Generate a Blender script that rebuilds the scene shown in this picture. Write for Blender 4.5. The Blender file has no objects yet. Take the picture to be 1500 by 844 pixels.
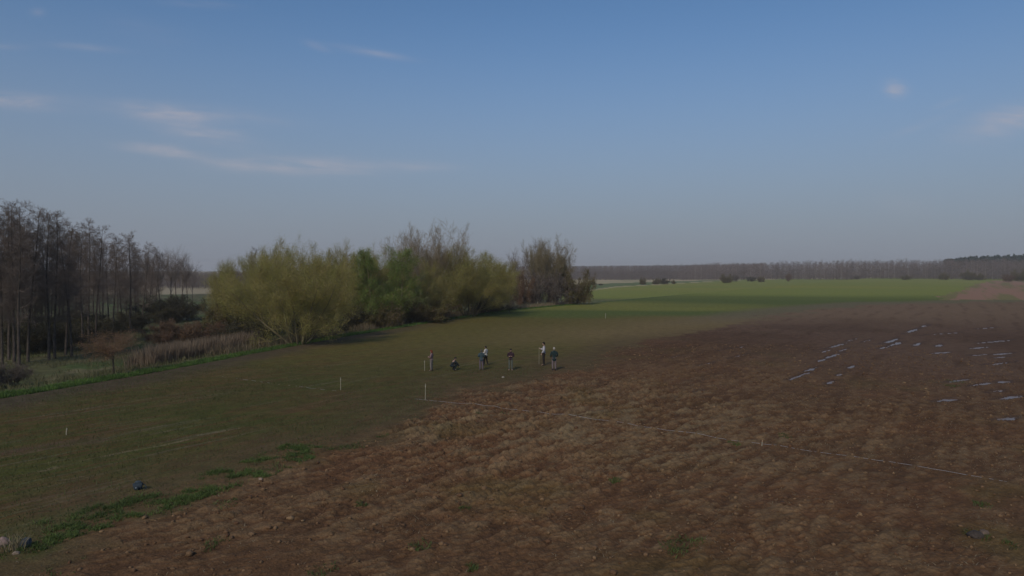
import bpy, math, random
import numpy as np
from mathutils import Vector, Matrix

random.seed(7)
rng = np.random.default_rng(11)
R = math.radians
S = bpy.context.scene
COL = S.collection

# ---------------------------------------------------------------- camera
CAM_H = 7.8
FPX = 1050.0                      # focal length in units of a 1500 px wide frame
PITCH = math.atan(26.5 / FPX)
ROLL = R(0.25)
cam_d = bpy.data.cameras.new('camera'); cam = bpy.data.objects.new('camera', cam_d); COL.objects.link(cam)
cam_d.sensor_width = 36; cam_d.lens = 36 * FPX / 1500
cam_d.clip_start = .3; cam_d.clip_end = 20000
cam.matrix_world = Matrix.Translation((0, 0, CAM_H)) @ Matrix.Rotation(math.pi / 2 - PITCH, 4, 'X') @ Matrix.Rotation(ROLL, 4, 'Z')
S.camera = cam
CM = np.array(cam.matrix_world.to_3x3())
S.render.resolution_x = 1024; S.render.resolution_y = 576

# ---------------------------------------------------------------- world, sun, exposure
SUN_EL, SUN_AZ = 37, -159         # degrees; azimuth measured from +Y towards +X
EXPOSURE = -0.7
S.view_settings.view_transform = 'Standard'; S.view_settings.look = 'None'
S.view_settings.exposure = EXPOSURE; S.view_settings.gamma = 1
S.view_settings.use_curve_mapping = False

W = bpy.data.worlds.new('World'); S.world = W; W.use_nodes = True
wn, wl = W.node_tree.nodes, W.node_tree.links
wn.clear()
def N(nodes, t, **kw):
    n = nodes.new(t)
    for k, v in kw.items(): setattr(n, k, v)
    return n
def math_node(nodes, links, op, a, b=None, c=None, clamp=False):
    n = nodes.new('ShaderNodeMath'); n.operation = op; n.use_clamp = clamp
    for i, v in enumerate((a, b, c)):
        if v is None: continue
        if isinstance(v, (int, float)): n.inputs[i].default_value = v
        else: links.new(v, n.inputs[i])
    return n.outputs[0]
sky = N(wn, 'ShaderNodeTexSky', sky_type='NISHITA', sun_disc=False)
sky.sun_elevation = R(SUN_EL); sky.sun_rotation = R(SUN_AZ)
sky.altitude = 100; sky.air_density = 1.0; sky.dust_density = 1.2; sky.ozone_density = 2.0
def wm(op, a, b=None, c=None, clamp=False): return math_node(wn, wl, op, a, b, c, clamp)
tc = N(wn, 'ShaderNodeTexCoord')
sep = N(wn, 'ShaderNodeSeparateXYZ'); wl.new(tc.outputs['Generated'], sep.inputs[0])
yy = wm('MAXIMUM', sep.outputs[1], 0.05)
U = wm('DIVIDE', sep.outputs[0], yy); V = wm('DIVIDE', sep.outputs[2], yy)
cmb = N(wn, 'ShaderNodeCombineXYZ')
wl.new(wm('MULTIPLY', U, 7.0), cmb.inputs[0]); wl.new(wm('ADD', wm('MULTIPLY', V, 48.0), wm('MULTIPLY', U, 4.0)), cmb.inputs[1])
cn = N(wn, 'ShaderNodeTexNoise'); cn.inputs['Scale'].default_value = 1.6; cn.inputs['Detail'].default_value = 7
cn.inputs['Roughness'].default_value = .62; cn.inputs['Distortion'].default_value = .6
wl.new(cmb.outputs[0], cn.inputs['Vector'])
cmb2 = N(wn, 'ShaderNodeCombineXYZ')
wl.new(wm('MULTIPLY', U, 14.0), cmb2.inputs[0]); wl.new(wm('MULTIPLY', V, 30.0), cmb2.inputs[1])
cn2 = N(wn, 'ShaderNodeTexNoise'); cn2.inputs['Scale'].default_value = 2.2; cn2.inputs['Detail'].default_value = 6
wl.new(cmb2.outputs[0], cn2.inputs['Vector'])
def dirv(px, py):
    d = CM @ np.array([(px - 750) / FPX, -(py - 422) / FPX, -1.0])
    return d / np.linalg.norm(d)
# thin wisps of cloud, each at its own compass bearing and elevation: x, y, half width, half height, slope, strength
WISPS = [(270,165,105,11,.08,.75), (285,190,65,16,.22,.8), (235,220,50,8,.10,.8), (440,243,100,11,.02,1.2), (300,232,60,7,.20,.35),
         (610,243,55,6,.03,.45), (10,147,75,11,.06,.80), (125,69,45,5,.08,.35), (5,68,30,4,.03,.3), (55,18,10,6,0,.3),
         (465,68,16,5,.3,.4), (545,77,50,5,.16,.5), (290,6,50,5,.05,.25), (1311,130,15,10,.1,1.1), (1475,178,65,20,-.22,.85),
         (1350,183,50,6,-.4,.2), (1390,150,22,5,-.35,.22), (1322,300,45,14,.1,.12), (210,45,60,20,.2,.08)]
tot = None
for (px, py, hw, hh, sl, st) in WISPS:
    d = dirv(px, py); u0, v0 = d[0] / d[1], d[2] / d[1]
    du = wm('SUBTRACT', U, float(u0)); dv = wm('ADD', wm('SUBTRACT', V, float(v0)), wm('MULTIPLY', du, float(sl)))
    a = wm('MULTIPLY', du, FPX / hw); b = wm('MULTIPLY', dv, FPX / hh)
    r2 = wm('ADD', wm('MULTIPLY', a, a), wm('MULTIPLY', b, b))
    g = wm('MULTIPLY', wm('EXPONENT', wm('MULTIPLY', r2, -1.0)), st)
    tot = g if tot is None else wm('ADD', tot, g)
wisp = wm('MULTIPLY', wm('SUBTRACT', cn.outputs[0], .24), 1.9, clamp=True)
fine = wm('ADD', wm('MULTIPLY', cn2.outputs[0], .8), .35)
dens = wm('MULTIPLY', wm('MULTIPLY', wm('MULTIPLY', tot, wisp), fine), 1.0, clamp=True)
# colour trim of the clear sky (a hazy spring sky: greyer towards the horizon)
hs = N(wn, 'ShaderNodeMix', data_type='RGBA', blend_type='MULTIPLY'); hs.inputs[0].default_value = 1
hs.inputs[7].default_value = (.99, 1.27, 1.50, 1)
wl.new(sky.outputs[0], hs.inputs[6])
gr = N(wn, 'ShaderNodeMapRange', interpolation_type='SMOOTHSTEP'); gr.inputs[1].default_value = -.01; gr.inputs[2].default_value = .37
gr.inputs[3].default_value = .92; gr.inputs[4].default_value = 0
wl.new(sep.outputs[2], gr.inputs[0])
HORIZON = (3.7, 4.05, 5.0, 1)
mx0 = N(wn, 'ShaderNodeMix', data_type='RGBA'); wl.new(gr.outputs[0], mx0.inputs[0])
wl.new(hs.outputs[2], mx0.inputs[6]); mx0.inputs[7].default_value = HORIZON
mx = N(wn, 'ShaderNodeMix', data_type='RGBA'); wl.new(dens, mx.inputs[0])
wl.new(mx0.outputs[2], mx.inputs[6]); mx.inputs[7].default_value = (7.0, 6.6, 7.3, 1)
bg = N(wn, 'ShaderNodeBackground'); bg.inputs[1].default_value = 0.10
wl.new(mx.outputs[2], bg.inputs[0])
wo = N(wn, 'ShaderNodeOutputWorld'); wl.new(bg.outputs[0], wo.inputs[0])

sd = bpy.data.lights.new('sun', 'SUN'); sun = bpy.data.objects.new('sun', sd); COL.objects.link(sun)
sd.energy = 2.6; sd.angle = R(6); sd.color = (1.0, .90, .76)
sv = Vector((math.cos(R(SUN_EL)) * math.sin(R(SUN_AZ)), math.cos(R(SUN_EL)) * math.cos(R(SUN_AZ)), math.sin(R(SUN_EL))))
sun.rotation_euler = sv.to_track_quat('Z', 'Y').to_euler(); sun.location = (0, 0, 60)

# ---------------------------------------------------------------- helpers
def tag(o, label=None, cat=None, group=None, kind=None):
    if label: o['label'] = label
    if cat: o['category'] = cat
    if group: o['group'] = group
    if kind: o['kind'] = kind
    return o
def obj(name, me, parent=None, mat=None):
    o = bpy.data.objects.new(name, me); COL.objects.link(o)
    if parent: o.parent = parent
    if mat is not None and me is not None and not len(me.materials): me.materials.append(mat)
    return o
def empty(name, loc, rz=0, sc=(1, 1, 1)):
    o = bpy.data.objects.new(name, None); COL.objects.link(o)
    o.location = loc; o.rotation_euler = (0, 0, rz); o.scale = sc; o.empty_display_size = .3
    return o
def mesh_np(name, v, f, mat=None, smooth=False, col=None):
    v = np.asarray(v, dtype=np.float32); f = np.asarray(f, dtype=np.int32)
    me = bpy.data.meshes.new(name); k = f.shape[1]
    me.vertices.add(len(v)); me.vertices.foreach_set('co', v.ravel())
    me.loops.add(f.size); me.loops.foreach_set('vertex_index', f.ravel())
    me.polygons.add(len(f)); me.polygons.foreach_set('loop_start', np.arange(0, f.size, k, dtype=np.int32))
    me.polygons.foreach_set('use_smooth', np.full(len(f), smooth))
    me.update(calc_edges=True); me.validate()
    if col is not None:
        c = np.ones((len(v), 4), dtype=np.float32); c[:, :3] = col
        a = me.color_attributes.new('tint', 'FLOAT_COLOR', 'POINT'); a.data.foreach_set('color', c.ravel())
    if mat is not None: me.materials.append(mat)
    return me
def mat_basic(name, color, rough=.85, var=.0, scale=3.0, bump=0, bscale=20, vcol=False, coat=0, trans=0, metal=0):
    m = bpy.data.materials.new(name); m.use_nodes = True
    n, l = m.node_tree.nodes, m.node_tree.links
    b = n['Principled BSDF']; b.inputs['Roughness'].default_value = rough; b.inputs['Metallic'].default_value = metal
    b.inputs['Specular IOR Level'].default_value = .25
    geo = N(n, 'ShaderNodeNewGeometry'); tcn = N(n, 'ShaderNodeTexCoord')
    nz = N(n, 'ShaderNodeTexNoise'); nz.inputs['Scale'].default_value = scale; nz.inputs['Detail'].default_value = 4
    l.new(geo.outputs['Position'], nz.inputs['Vector'])
    mr = N(n, 'ShaderNodeMapRange'); mr.inputs[1].default_value = .3; mr.inputs[2].default_value = .7
    mr.inputs[3].default_value = 1 - var; mr.inputs[4].default_value = 1 + var; l.new(nz.outputs[0], mr.inputs[0])
    mxx = N(n, 'ShaderNodeMix', data_type='RGBA', blend_type='MULTIPLY'); mxx.inputs[0].default_value = 1
    if vcol:
        at = N(n, 'ShaderNodeAttribute', attribute_name='tint'); l.new(at.outputs['Color'], mxx.inputs[6])
    else: mxx.inputs[6].default_value = (*color, 1)
    l.new(mr.outputs[0], mxx.inputs[7]); l.new(mxx.outputs[2], b.inputs['Base Color'])
    if bump:
        n2 = N(n, 'ShaderNodeTexNoise'); n2.inputs['Scale'].default_value = bscale; n2.inputs['Detail'].default_value = 5
        l.new(tcn.outputs['Object'], n2.inputs['Vector'])
        bp = N(n, 'ShaderNodeBump'); bp.inputs['Strength'].default_value = bump; bp.inputs['Distance'].default_value = .02
        l.new(n2.outputs[0], bp.inputs['Height']); l.new(bp.outputs[0], b.inputs['Normal'])
    return m

def vnoise(x, y, seed=0):
    ix = np.floor(x).astype(np.int64); iy = np.floor(y).astype(np.int64)
    fx = x - ix; fy = y - iy; fx = fx * fx * fx * (fx * (fx * 6 - 15) + 10); fy = fy * fy * fy * (fy * (fy * 6 - 15) + 10)
    def h(a, b):
        n = (a * 374761393 + b * 668265263 + seed * 1442695041) & 0xffffffff
        n = ((n ^ (n >> 13)) * 1274126177) & 0xffffffff
        n = (n ^ (n >> 16)) & 0xffffffff
        return n / 4294967295.0
    return ((h(ix, iy) * (1 - fx) + h(ix + 1, iy) * fx) * (1 - fy) + (h(ix, iy + 1) * (1 - fx) + h(ix + 1, iy + 1) * fx) * fy) * 2 - 1
def fbm(x, y, seed=0, oct=4, g=.5):
    s = 0; a = 1; t = 0
    for i in range(oct):
        s = s + a * vnoise(x, y, seed + i * 17); t += a; a *= g; x = x * 2.03 + 5.1; y = y * 2.03 + 1.7
    return s / t
def worley(x, y, seed=0):
    ix = np.floor(x).astype(np.int64); iy = np.floor(y).astype(np.int64); best = np.full(x.shape, 9.0); idv = np.zeros(x.shape)
    for a in (-1, 0, 1):
        for b_ in (-1, 0, 1):
            n = ((ix + a) * 374761393 + (iy + b_) * 668265263 + seed * 1442695041) & 0xffffffff
            n = ((n ^ (n >> 13)) * 1274126177) & 0xffffffff; n = (n ^ (n >> 16)) & 0xffffffff
            u_ = (n & 0x3ff) / 1023.0; v_ = ((n >> 10) & 0x3ff) / 1023.0; w_ = ((n >> 20) & 0x3ff) / 1023.0
            d = np.hypot(ix + a + u_ - x, iy + b_ + v_ - y); m = d < best
            best = np.where(m, d, best); idv = np.where(m, w_, idv)
    return best, idv
def sstep(e0, e1, x):
    t = np.clip((x - e0) / (e1 - e0), 0, 1); return t * t * (3 - 2 * t)
def flat_pt(px, py, z=0.0):
    d = CM @ np.array([(px - 750) / FPX, -(py - 422) / FPX, -1.0])
    k = (z - CAM_H) / d[2]; return np.array([d[0] * k, d[1] * k])
def signed(pl, x, y):               # signed distance to a polyline, positive to its left
    best = np.full(np.shape(x), 1e18); sg = np.zeros(np.shape(x))
    n = len(pl)
    for i in range(n - 1):
        a, b = pl[i], pl[i + 1]; e = b - a; L2 = e @ e
        t = ((x - a[0]) * e[0] + (y - a[1]) * e[1]) / L2
        t = np.clip(t, -1e9 if i == 0 else 0, 1e9 if i == n - 2 else 1)
        dx = x - a[0] - t * e[0]; dy = y - a[1] - t * e[1]; d2 = dx * dx + dy * dy
        cr = e[0] * dy - e[1] * dx
        m = d2 < best; best = np.where(m, d2, best); sg = np.where(m, np.sign(cr), sg)
    return np.sqrt(best) * sg

# field edge (grass margin towards the stream valley) and the limit of the ploughed ground
EDGE = np.array([flat_pt(*p) for p in [(0,583),(100,566),(200,549),(350,521),(500,494),(650,469),(740,456),(850,446)]])
PLOW = np.array([flat_pt(*p) for p in [(0,822),(80,788),(200,754),(300,724),(400,690),(480,655),(600,606),(700,572),(850,531),(900,510),(1000,487),(1100,470),(1190,454),(1300,445),(1500,442)]])
def zbase(x, y):
    x = np.asarray(x, float); y = np.asarray(y, float)
    s = signed(EDGE, x, y); front = sstep(-60, 60, y)
    z = -1.5 * sstep(.5, 13, s) - 4.3 * sstep(30, 330, s)
    z = z + .12 * fbm(x / 30, y / 30, 3, 2) * sstep(25, 60, np.hypot(x, y))
    return z * front
def P(px, py):
    """point of the terrain seen at a photo pixel"""
    d = CM @ np.array([(px - 750) / FPX, -(py - 422) / FPX, -1.0])
    ts = np.geomspace(8, 6000, 1500); X = d[0] * ts; Y = d[1] * ts; Z = CAM_H + d[2] * ts
    g = Z - zbase(X, Y); i = np.argmax(g < 0)
    if g[i] >= 0: i = len(ts) - 1
    a, b = ts[i - 1], ts[i]; t = a + (b - a) * g[i - 1] / (g[i - 1] - g[i])
    return np.array([d[0] * t, d[1] * t, CAM_H + d[2] * t])
def at_dist(px, D):
    """terrain point on the bearing of a photo column at depth D"""
    d = CM @ np.array([(px - 750) / FPX, 27 / FPX, -1.0]); k = D / d[1]
    x = d[0] * k; return np.array([x, D, float(zbase(x, D))])

# puddles: x, y, half width px, half height px
PUD = [(1166,553,10,3.2),(1190,541,12,3),(1204,528,5,2),(1222,521,12,3),(1226,507,10,3.2),(1236,513,5,2),(1217,560,7,1.6),(1231,549,6,1.8),(1247,538,6,2.2),
       (1247,498.5,4,2),(1268,500,5,1.6),(1303,500,8,3),(1312,504,8,3),(1338,484,6,2.6),(1354,478,4,1.5),(1344,504.5,5,1.8),(1381,489,3.5,2.2),(1458,500,5,2.8),
       (1435,509,5,1.5),(1433,520,6,1.6),(1463,533,9,2.6),(1466,518,4,1.8),(1465,523,5,1.5),(1404,558,5,2.6),(1442,563,8,3),(1458,573,5,1.8),(1480,582,12,2.4),(1478,612,11,2.8),
       (1388,585,8,2.2),(1036,533,10,1.8),(1086,509,7,1.8),(1082,522,7,2),(1061,513,3,1.2),(1020,574,4,1.6),(1378,517,7,1.6),(1294,510,5,1.3),(1444,481,3,1.4),(990,522.5,4,1.3),(1376,506,5,1.4),(1470,560,5,1.5),(1210,515,5,1.5),(1180,548,6,1.8)]
pud_w = []
for (px, py, hw, hh) in PUD:
    c = flat_pt(px, py); a = flat_pt(px + hw, py); f0 = flat_pt(px, py + hh); f1 = flat_pt(px, py - hh)
    pud_w.append((c[0], c[1], math.hypot(abs(a[0] - c[0]), abs(f1[1] - f0[1]) * .5) * 1.35, max(.15, min(abs(a[0] - c[0]) * .28, .27)) * (1.7 if px > 1290 else 1)))

# ---------------------------------------------------------------- ground: one sheet
rows = [0.0, 4, 8, 11, 13.5, 15]
rows += list(CAM_H * FPX / np.concatenate([np.arange(492, 92, -.55), np.arange(92, 8, -1.0)])); rows = [r for i, r in enumerate(rows) if i == 0 or r > rows[i - 1] + .001]
rows += list(np.geomspace(rows[-1] * 1.12, 4000, 18))
rows = np.array(rows[1:])
thA = np.linspace(-R(43), R(43), 1600)
thB = np.linspace(R(43), R(317), 140)[1:-1]
th = np.concatenate([thA, thB]); nt = len(th); nr = len(rows)
TH, RR = np.meshgrid(th, rows)
X = (np.sin(TH) * RR).ravel(); Y = (np.cos(TH) * RR).ravel()
sE = signed(EDGE, X, Y); sP = signed(PLOW, X, Y)
ud = np.array([.53, .848]); A = X * ud[0] + Y * ud[1]; B = X * ud[1] - Y * ud[0]
wob = fbm(X / 3.2, Y / 3.2, 5, 4)
rr = np.hypot(X, Y)
plow = sstep(1.5, -1.7, sP + .6 + wob * (2.4 + rr * .03) + .8 * fbm(X / .7, Y / .5, 6, 3))
valley = sstep(-.3, .7, sE + .5 * wob)
Z = zbase(X, Y)
fade = sstep(190, 70, rr)
# ploughed: ridges along the working direction broken into clods
rough_m = .30 + .50 * sstep(-.3, .45, fbm(X / 9, Y / 9, 21, 3)) + .55 * np.exp(-((X - 2) ** 2 / 300 + (Y - 38) ** 2 / 320))
rough_m = rough_m * (.55 + .45 * sstep(19, 31, rr + 3 * fbm(X / 3, Y / 3, 22, 2))) * (1 - .35 * sstep(6, 20, X) * sstep(45, 32, Y))
A2 = X * .77 + Y * .64; B2 = X * .64 - Y * .77
w1 = fbm(A2 / 1.15 + 3, B2 / .36, 31, 3); w2 = fbm(A2 / .55, B2 / .20, 41, 3); w3 = vnoise(A2 / .16, B2 / .10, 51)
ridge = np.sin(B * 2 * np.pi / .9 + 2.2 * fbm(A / 4, B / 3, 61, 2))
wx = .10 * fbm(X / .25, Y / .25, 53, 2)
f1, id1 = worley(A2 / .52 + wx, B2 / .27 + wx, 55); f2, id2 = worley(A2 / .24 + wx, B2 / .15 - wx, 56); f3, id3 = worley(A2 / 1.1, B2 / .5 + wx, 57)
d1 = np.clip(1 - f1 * 1.35, 0, 1) ** .7 * (.35 + .9 * id1); d2_ = np.clip(1 - f2 * 1.35, 0, 1) ** .7 * (.3 + id2); d3 = np.clip(1 - f3 * 1.25, 0, 1) * (id3 > .55)
cl = d1 * .105 + d2_ * .055 + d3 * .09 + w2 * .025 + w3 * .010 + ridge * .022 + .045 * fbm(A / 5, B / 1.4, 71, 2) - .035
hp = cl * rough_m * 1.15 * fade - .02
hc = (fbm(A / .8, B / .13, 81, 2) * .018 + fbm(X / .5, Y / .5, 82, 3) * .022) * fade
hv = fbm(X / 1.3, Y / 1.3, 91, 3) * .10 * fade
Z = Z + plow * hp + (1 - plow) * (1 - valley) * hc + valley * hv
PUDZ = -.045; PDS = (np.array([.62, .785]), np.array([.86, .51]))
wet = np.zeros_like(X)
for (cx, cy, a, b) in pud_w:
    PD = PDS[(cx / cy > .60) * 1]
    m = (np.abs(X - cx) < a * 3 + 1) & (np.abs(Y - cy) < a * 3 + 1)
    du_, dv_ = X[m] - cx, Y[m] - cy; pa = du_ * PD[0] + dv_ * PD[1]; pb = du_ * PD[1] - dv_ * PD[0]
    q = np.sqrt((pa / a) ** 2 + (pb / b) ** 2) + .9 * fbm(X[m] / .45, Y[m] / .45, 58, 3)
    k = sstep(1.35, .75, q); zb = zbase(X[m], Y[m])
    Z[m] = Z[m] * (1 - k) + k * (zb + PUDZ - .035 + (Z[m] - zb) * .3)
    wet[m] = np.maximum(wet[m], sstep(2.3, 1.0, q))

def L3(c): return np.array(c)[None, :]
def mixc(a, b, t): return a * (1 - t[:, None]) + b * t[:, None]
one = np.ones((len(X), 3))
# soil colours
n_big = fbm(X / 14, Y / 14, 101, 4); n_mid = fbm(A / 3.2, B / 1.5, 102, 4); n_sml = fbm(A / .5, B / .25, 103, 3); n_red = fbm(X / 8, Y / 5, 104, 3)
soil = one * L3((.122, .064, .031))
dry = L3((.200, .128, .066)); dark = L3((.072, .038, .021)); red = L3((.145, .062, .030)); mauve = L3((.126, .076, .050)); olive = L3((.108, .077, .026))
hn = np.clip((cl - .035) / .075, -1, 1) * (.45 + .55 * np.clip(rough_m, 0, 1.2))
soil = mixc(soil, one * dry, np.clip((.40 + .35 * np.exp(-((X - 3) ** 2 / 200 + (Y - 36) ** 2 / 240))) * sstep(.0, .9, hn + .4 * n_sml + .5 * n_mid), 0, 1))  # clod tops paler: drier soil, plus relief light painted in by height
soil = mixc(soil, one * dark, np.clip(.65 * sstep(.1, -.9, hn + .3 * n_sml), 0, 1))  # crevices darkened: shade between clods painted into the soil colour
soil = mixc(soil, one * red, np.clip(.25 * sstep(.05, .6, n_red), 0, 1))
soil = mixc(soil, one * olive, np.clip(.5 * sstep(.1, .6, fbm(X / 5, Y / 5, 107, 4)), 0, 1))
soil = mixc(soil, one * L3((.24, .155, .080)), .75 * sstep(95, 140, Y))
soil = mixc(soil, one * mauve, np.clip(.75 * sstep(8, 40, X) * sstep(38, 60, Y), 0, 1))
soil = mixc(soil, one * dark, np.clip(.45 * sstep(50, 80, Y) * sstep(-.2, .5, n_big), 0, 1))
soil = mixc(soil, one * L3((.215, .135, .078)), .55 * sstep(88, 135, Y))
trk = np.sin(B * 2 * np.pi / 3.4 + 2.6 * fbm(A / 18, B / 7, 108, 3))
soil = mixc(soil, one * dark, np.clip(.42 * sstep(.35, .95, trk) * sstep(-.2, .4, fbm(A / 6, B / 2, 109, 3)) * sstep(22, 38, rr), 0, 1))
soil = mixc(soil, one * L3((.225, .165, .090)), np.clip(.55 * sstep(.05, .5, fbm(A2 / 1.8, B2 / .5, 110, 4)) * np.exp(-((X - 3) ** 2 / 160 + (Y - 38) ** 2 / 200)), 0, 1))
soil = mixc(soil, one * L3((.070, .046, .036)), wet * .7)
# young crop with bare soil showing: dark olive near, paler and browner farther out
streak = fbm(A / 9, B / .35, 111, 3); row_n = fbm(A / 2.0, B / .16, 112, 2)
crop = one * L3((.094, .074, .024))
crop = mixc(crop, one * L3((.110, .064, .026)), np.clip(.85 * sstep(-.15, .4, streak + .7 * n_mid), 0, 1))
crop = mixc(crop, one * L3((.068, .076, .018)), np.clip(.7 * sstep(-.05, .5, row_n + .7 * fbm(X / 4, Y / 4, 113, 3)), 0, 1))
crop = mixc(crop, one * L3((.150, .118, .072)), .55 * sstep(.34, .6, fbm(A / 7, B / .22, 117, 3) + .15 * n_mid))
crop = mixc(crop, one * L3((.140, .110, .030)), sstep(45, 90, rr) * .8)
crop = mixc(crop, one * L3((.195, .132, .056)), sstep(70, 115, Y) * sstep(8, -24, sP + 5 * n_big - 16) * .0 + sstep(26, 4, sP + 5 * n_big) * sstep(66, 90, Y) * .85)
crop = mixc(crop, one * L3((.085, .060, .040)), sstep(5.5, 1.0, -sE + 1.3 * wob) * .8 * sstep(130, 80, rr))     # bare strip by the margin
# dense green crop farther on; its dark near band paints in a cloud's shadow
gn = fbm(X / 60, Y / 25, 121, 3)
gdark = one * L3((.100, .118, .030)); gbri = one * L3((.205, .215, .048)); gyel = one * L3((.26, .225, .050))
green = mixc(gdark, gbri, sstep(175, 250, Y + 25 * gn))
green = mixc(green, gyel, .5 * sstep(-.1, .5, fbm(X / 90, Y / 40, 122, 3)))
far_y = 122 + 6 * gn + 4 * fbm(X / 12, Y / 12, 125, 2)
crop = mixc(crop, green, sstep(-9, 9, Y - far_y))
near_right = sstep(3, 22, sP + 4 * n_big) * 1.0
tan_strip = one * L3((.160, .120, .072))
crop = mixc(crop, tan_strip, sstep(14, 5, sP + 3 * n_big) * sstep(95, 130, Y) * .8)
def line_m(pts, w):
    return sstep(w, w * .4, np.abs(signed_in(np.array([flat_pt(*p_) for p_ in pts]), X, Y)))
def signed_in(pl, x, y):
    best = np.full(x.shape, 1e9)
    for a, b_ in zip(pl[:-1], pl[1:]):
        e = b_ - a; t = np.clip(((x - a[0]) * e[0] + (y - a[1]) * e[1]) / (e @ e), 0, 1)
        best = np.minimum(best, np.hypot(x - a[0] - t * e[0], y - a[1] - t * e[1]))
    return best
brk = sstep(-.5, .2, fbm(A / 1.2, B / .4, 161, 3))
for pts_, w_, c_, k_ in (([(60,690),(130,673),(180,663),(250,650),(285,641)], .16, (.20, .155, .085), .7), ([(290,638),(350,627)], .10, (.22, .17, .10), .8), ([(355,648),(400,640)], .10, (.20, .155, .085), .5),
                         ([(90,704),(120,698)], .16, (.22, .155, .09), .7), ([(-30,672),(60,655),(140,645)], .9, (.115, .072, .048), .6), ([(100,612),(170,602),(300,585)], .12, (.16, .13, .07), .4)):
    crop = mixc(crop, one * L3(c_), line_m(pts_, w_) * k_ * brk)
seam = sstep(2.2, .6, np.abs(sP - .7 + .8 * wob)) * sstep(34, 24, Y) * sstep(-.35, .2, fbm(X / 1.1, Y / 1.1, 162, 3))
crop = mixc(crop, one * L3((.075, .105, .024)), seam * .8)
crop = mixc(crop, one * L3((.112, .072, .036)), sstep(7.5, .3, sP + 3.2 * wob + 1.6 * fbm(A / 1.6, B / .4, 163, 3)) * .75 * sstep(110, 70, Y))
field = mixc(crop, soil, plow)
# tilled reddish strip on the far right
def inpoly(poly, x, y):
    r = np.zeros(x.shape, bool); n = len(poly)
    for i in range(n):
        x1, y1 = poly[i][:2]; x2, y2 = poly[(i + 1) % n][:2]
        c = ((y1 > y) != (y2 > y)) & (x < (x2 - x1) * (y - y1) / (y2 - y1 + 1e-12) + x1); r ^= c
    return r
far_m = (Y > 120) & (rr < 3000)
strip = [P(1385, 440), P(1400, 428), P(1447, 412), P(1490, 411), P(1560, 412), P(1700, 425), P(1700, 440)]
mm = inpoly(strip, X + 3 * wob, Y + 8 * gn)
st_c = mixc(one * L3((.30, .165, .105)), one * L3((.20, .16, .065)), sstep(-.05, .3, fbm(A / 90, B / 4, 131, 3)))
field = np.where((mm & far_m)[:, None], st_c, field)
# beyond the green field: dry grass and strips of meadow
tb = X / np.maximum(Y, 1)
def bound(pts):
    w = [P(*p) for p in pts]; t = [q[0] / q[1] for q in w]; d = [q[1] for q in w]
    return np.interp(tb, t, d, left=d[0], right=d[-1])
b1 = bound([(862, 427), (900, 421), (970, 417), (1050, 412.5), (1100, 410), (1250, 408), (1380, 406.5), (1440, 406.5), (1500, 408)])
b2 = b1 * 1.05; b3 = bound([(862, 417), (900, 415), (960, 413), (1050, 410.5), (1100, 409), (1250, 407.5), (1380, 406), (1440, 406), (1500, 407)])
beige = one * L3((.46, .35, .20)); meadow = one * L3((.13, .155, .06))
isf = (Y > 150) & (X > 10)
lowg = mixc(beige, meadow, .35 * sstep(0, .5, fbm(X / 40, Y / 60, 141, 3)))
k = sstep(-8, 8, Y - b1 + 10 * gn) * isf; field = mixc(field, beige, k)
k = sstep(-5, 5, Y - b2 + 10 * gn) * isf; field = mixc(field, meadow, k)
k = sstep(-5, 5, Y - np.maximum(b3, b2 * 1.02) + 10 * gn) * isf; field = mixc(field, lowg, k)
# valley floor: tussocky grass, green and straw
vg = mixc(one * L3((.105, .100, .045)), one * L3((.080, .105, .036)), sstep(-.2, .4, fbm(X / 5, Y / 7, 151, 4)))
vg = mixc(vg, one * L3((.19, .155, .085)), .7 * sstep(.1, .5, fbm(X / 1.4, Y / 2.4, 152, 4)))
vg = mixc(vg, one * L3((.065, .052, .034)), .6 * sstep(.1, .5, fbm(X / 6, Y / 6, 153, 3)))
vg = mixc(vg, one * L3((.33, .26, .16)), sstep(345, 375, Y + 20 * gn) * sstep(60, 20, X) )
vg = mixc(vg, one * L3((.060, .100, .028)), sstep(2.8, .6, sE + .5 * wob))
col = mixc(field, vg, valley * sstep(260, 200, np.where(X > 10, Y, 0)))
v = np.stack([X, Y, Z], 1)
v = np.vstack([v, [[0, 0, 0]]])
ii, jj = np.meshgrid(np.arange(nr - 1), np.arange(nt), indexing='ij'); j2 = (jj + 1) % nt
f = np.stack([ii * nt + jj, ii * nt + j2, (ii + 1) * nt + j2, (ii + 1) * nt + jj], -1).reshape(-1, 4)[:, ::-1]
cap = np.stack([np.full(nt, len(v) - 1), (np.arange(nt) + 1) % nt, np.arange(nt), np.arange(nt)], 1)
colv = np.vstack([col, col[:1]])
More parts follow.
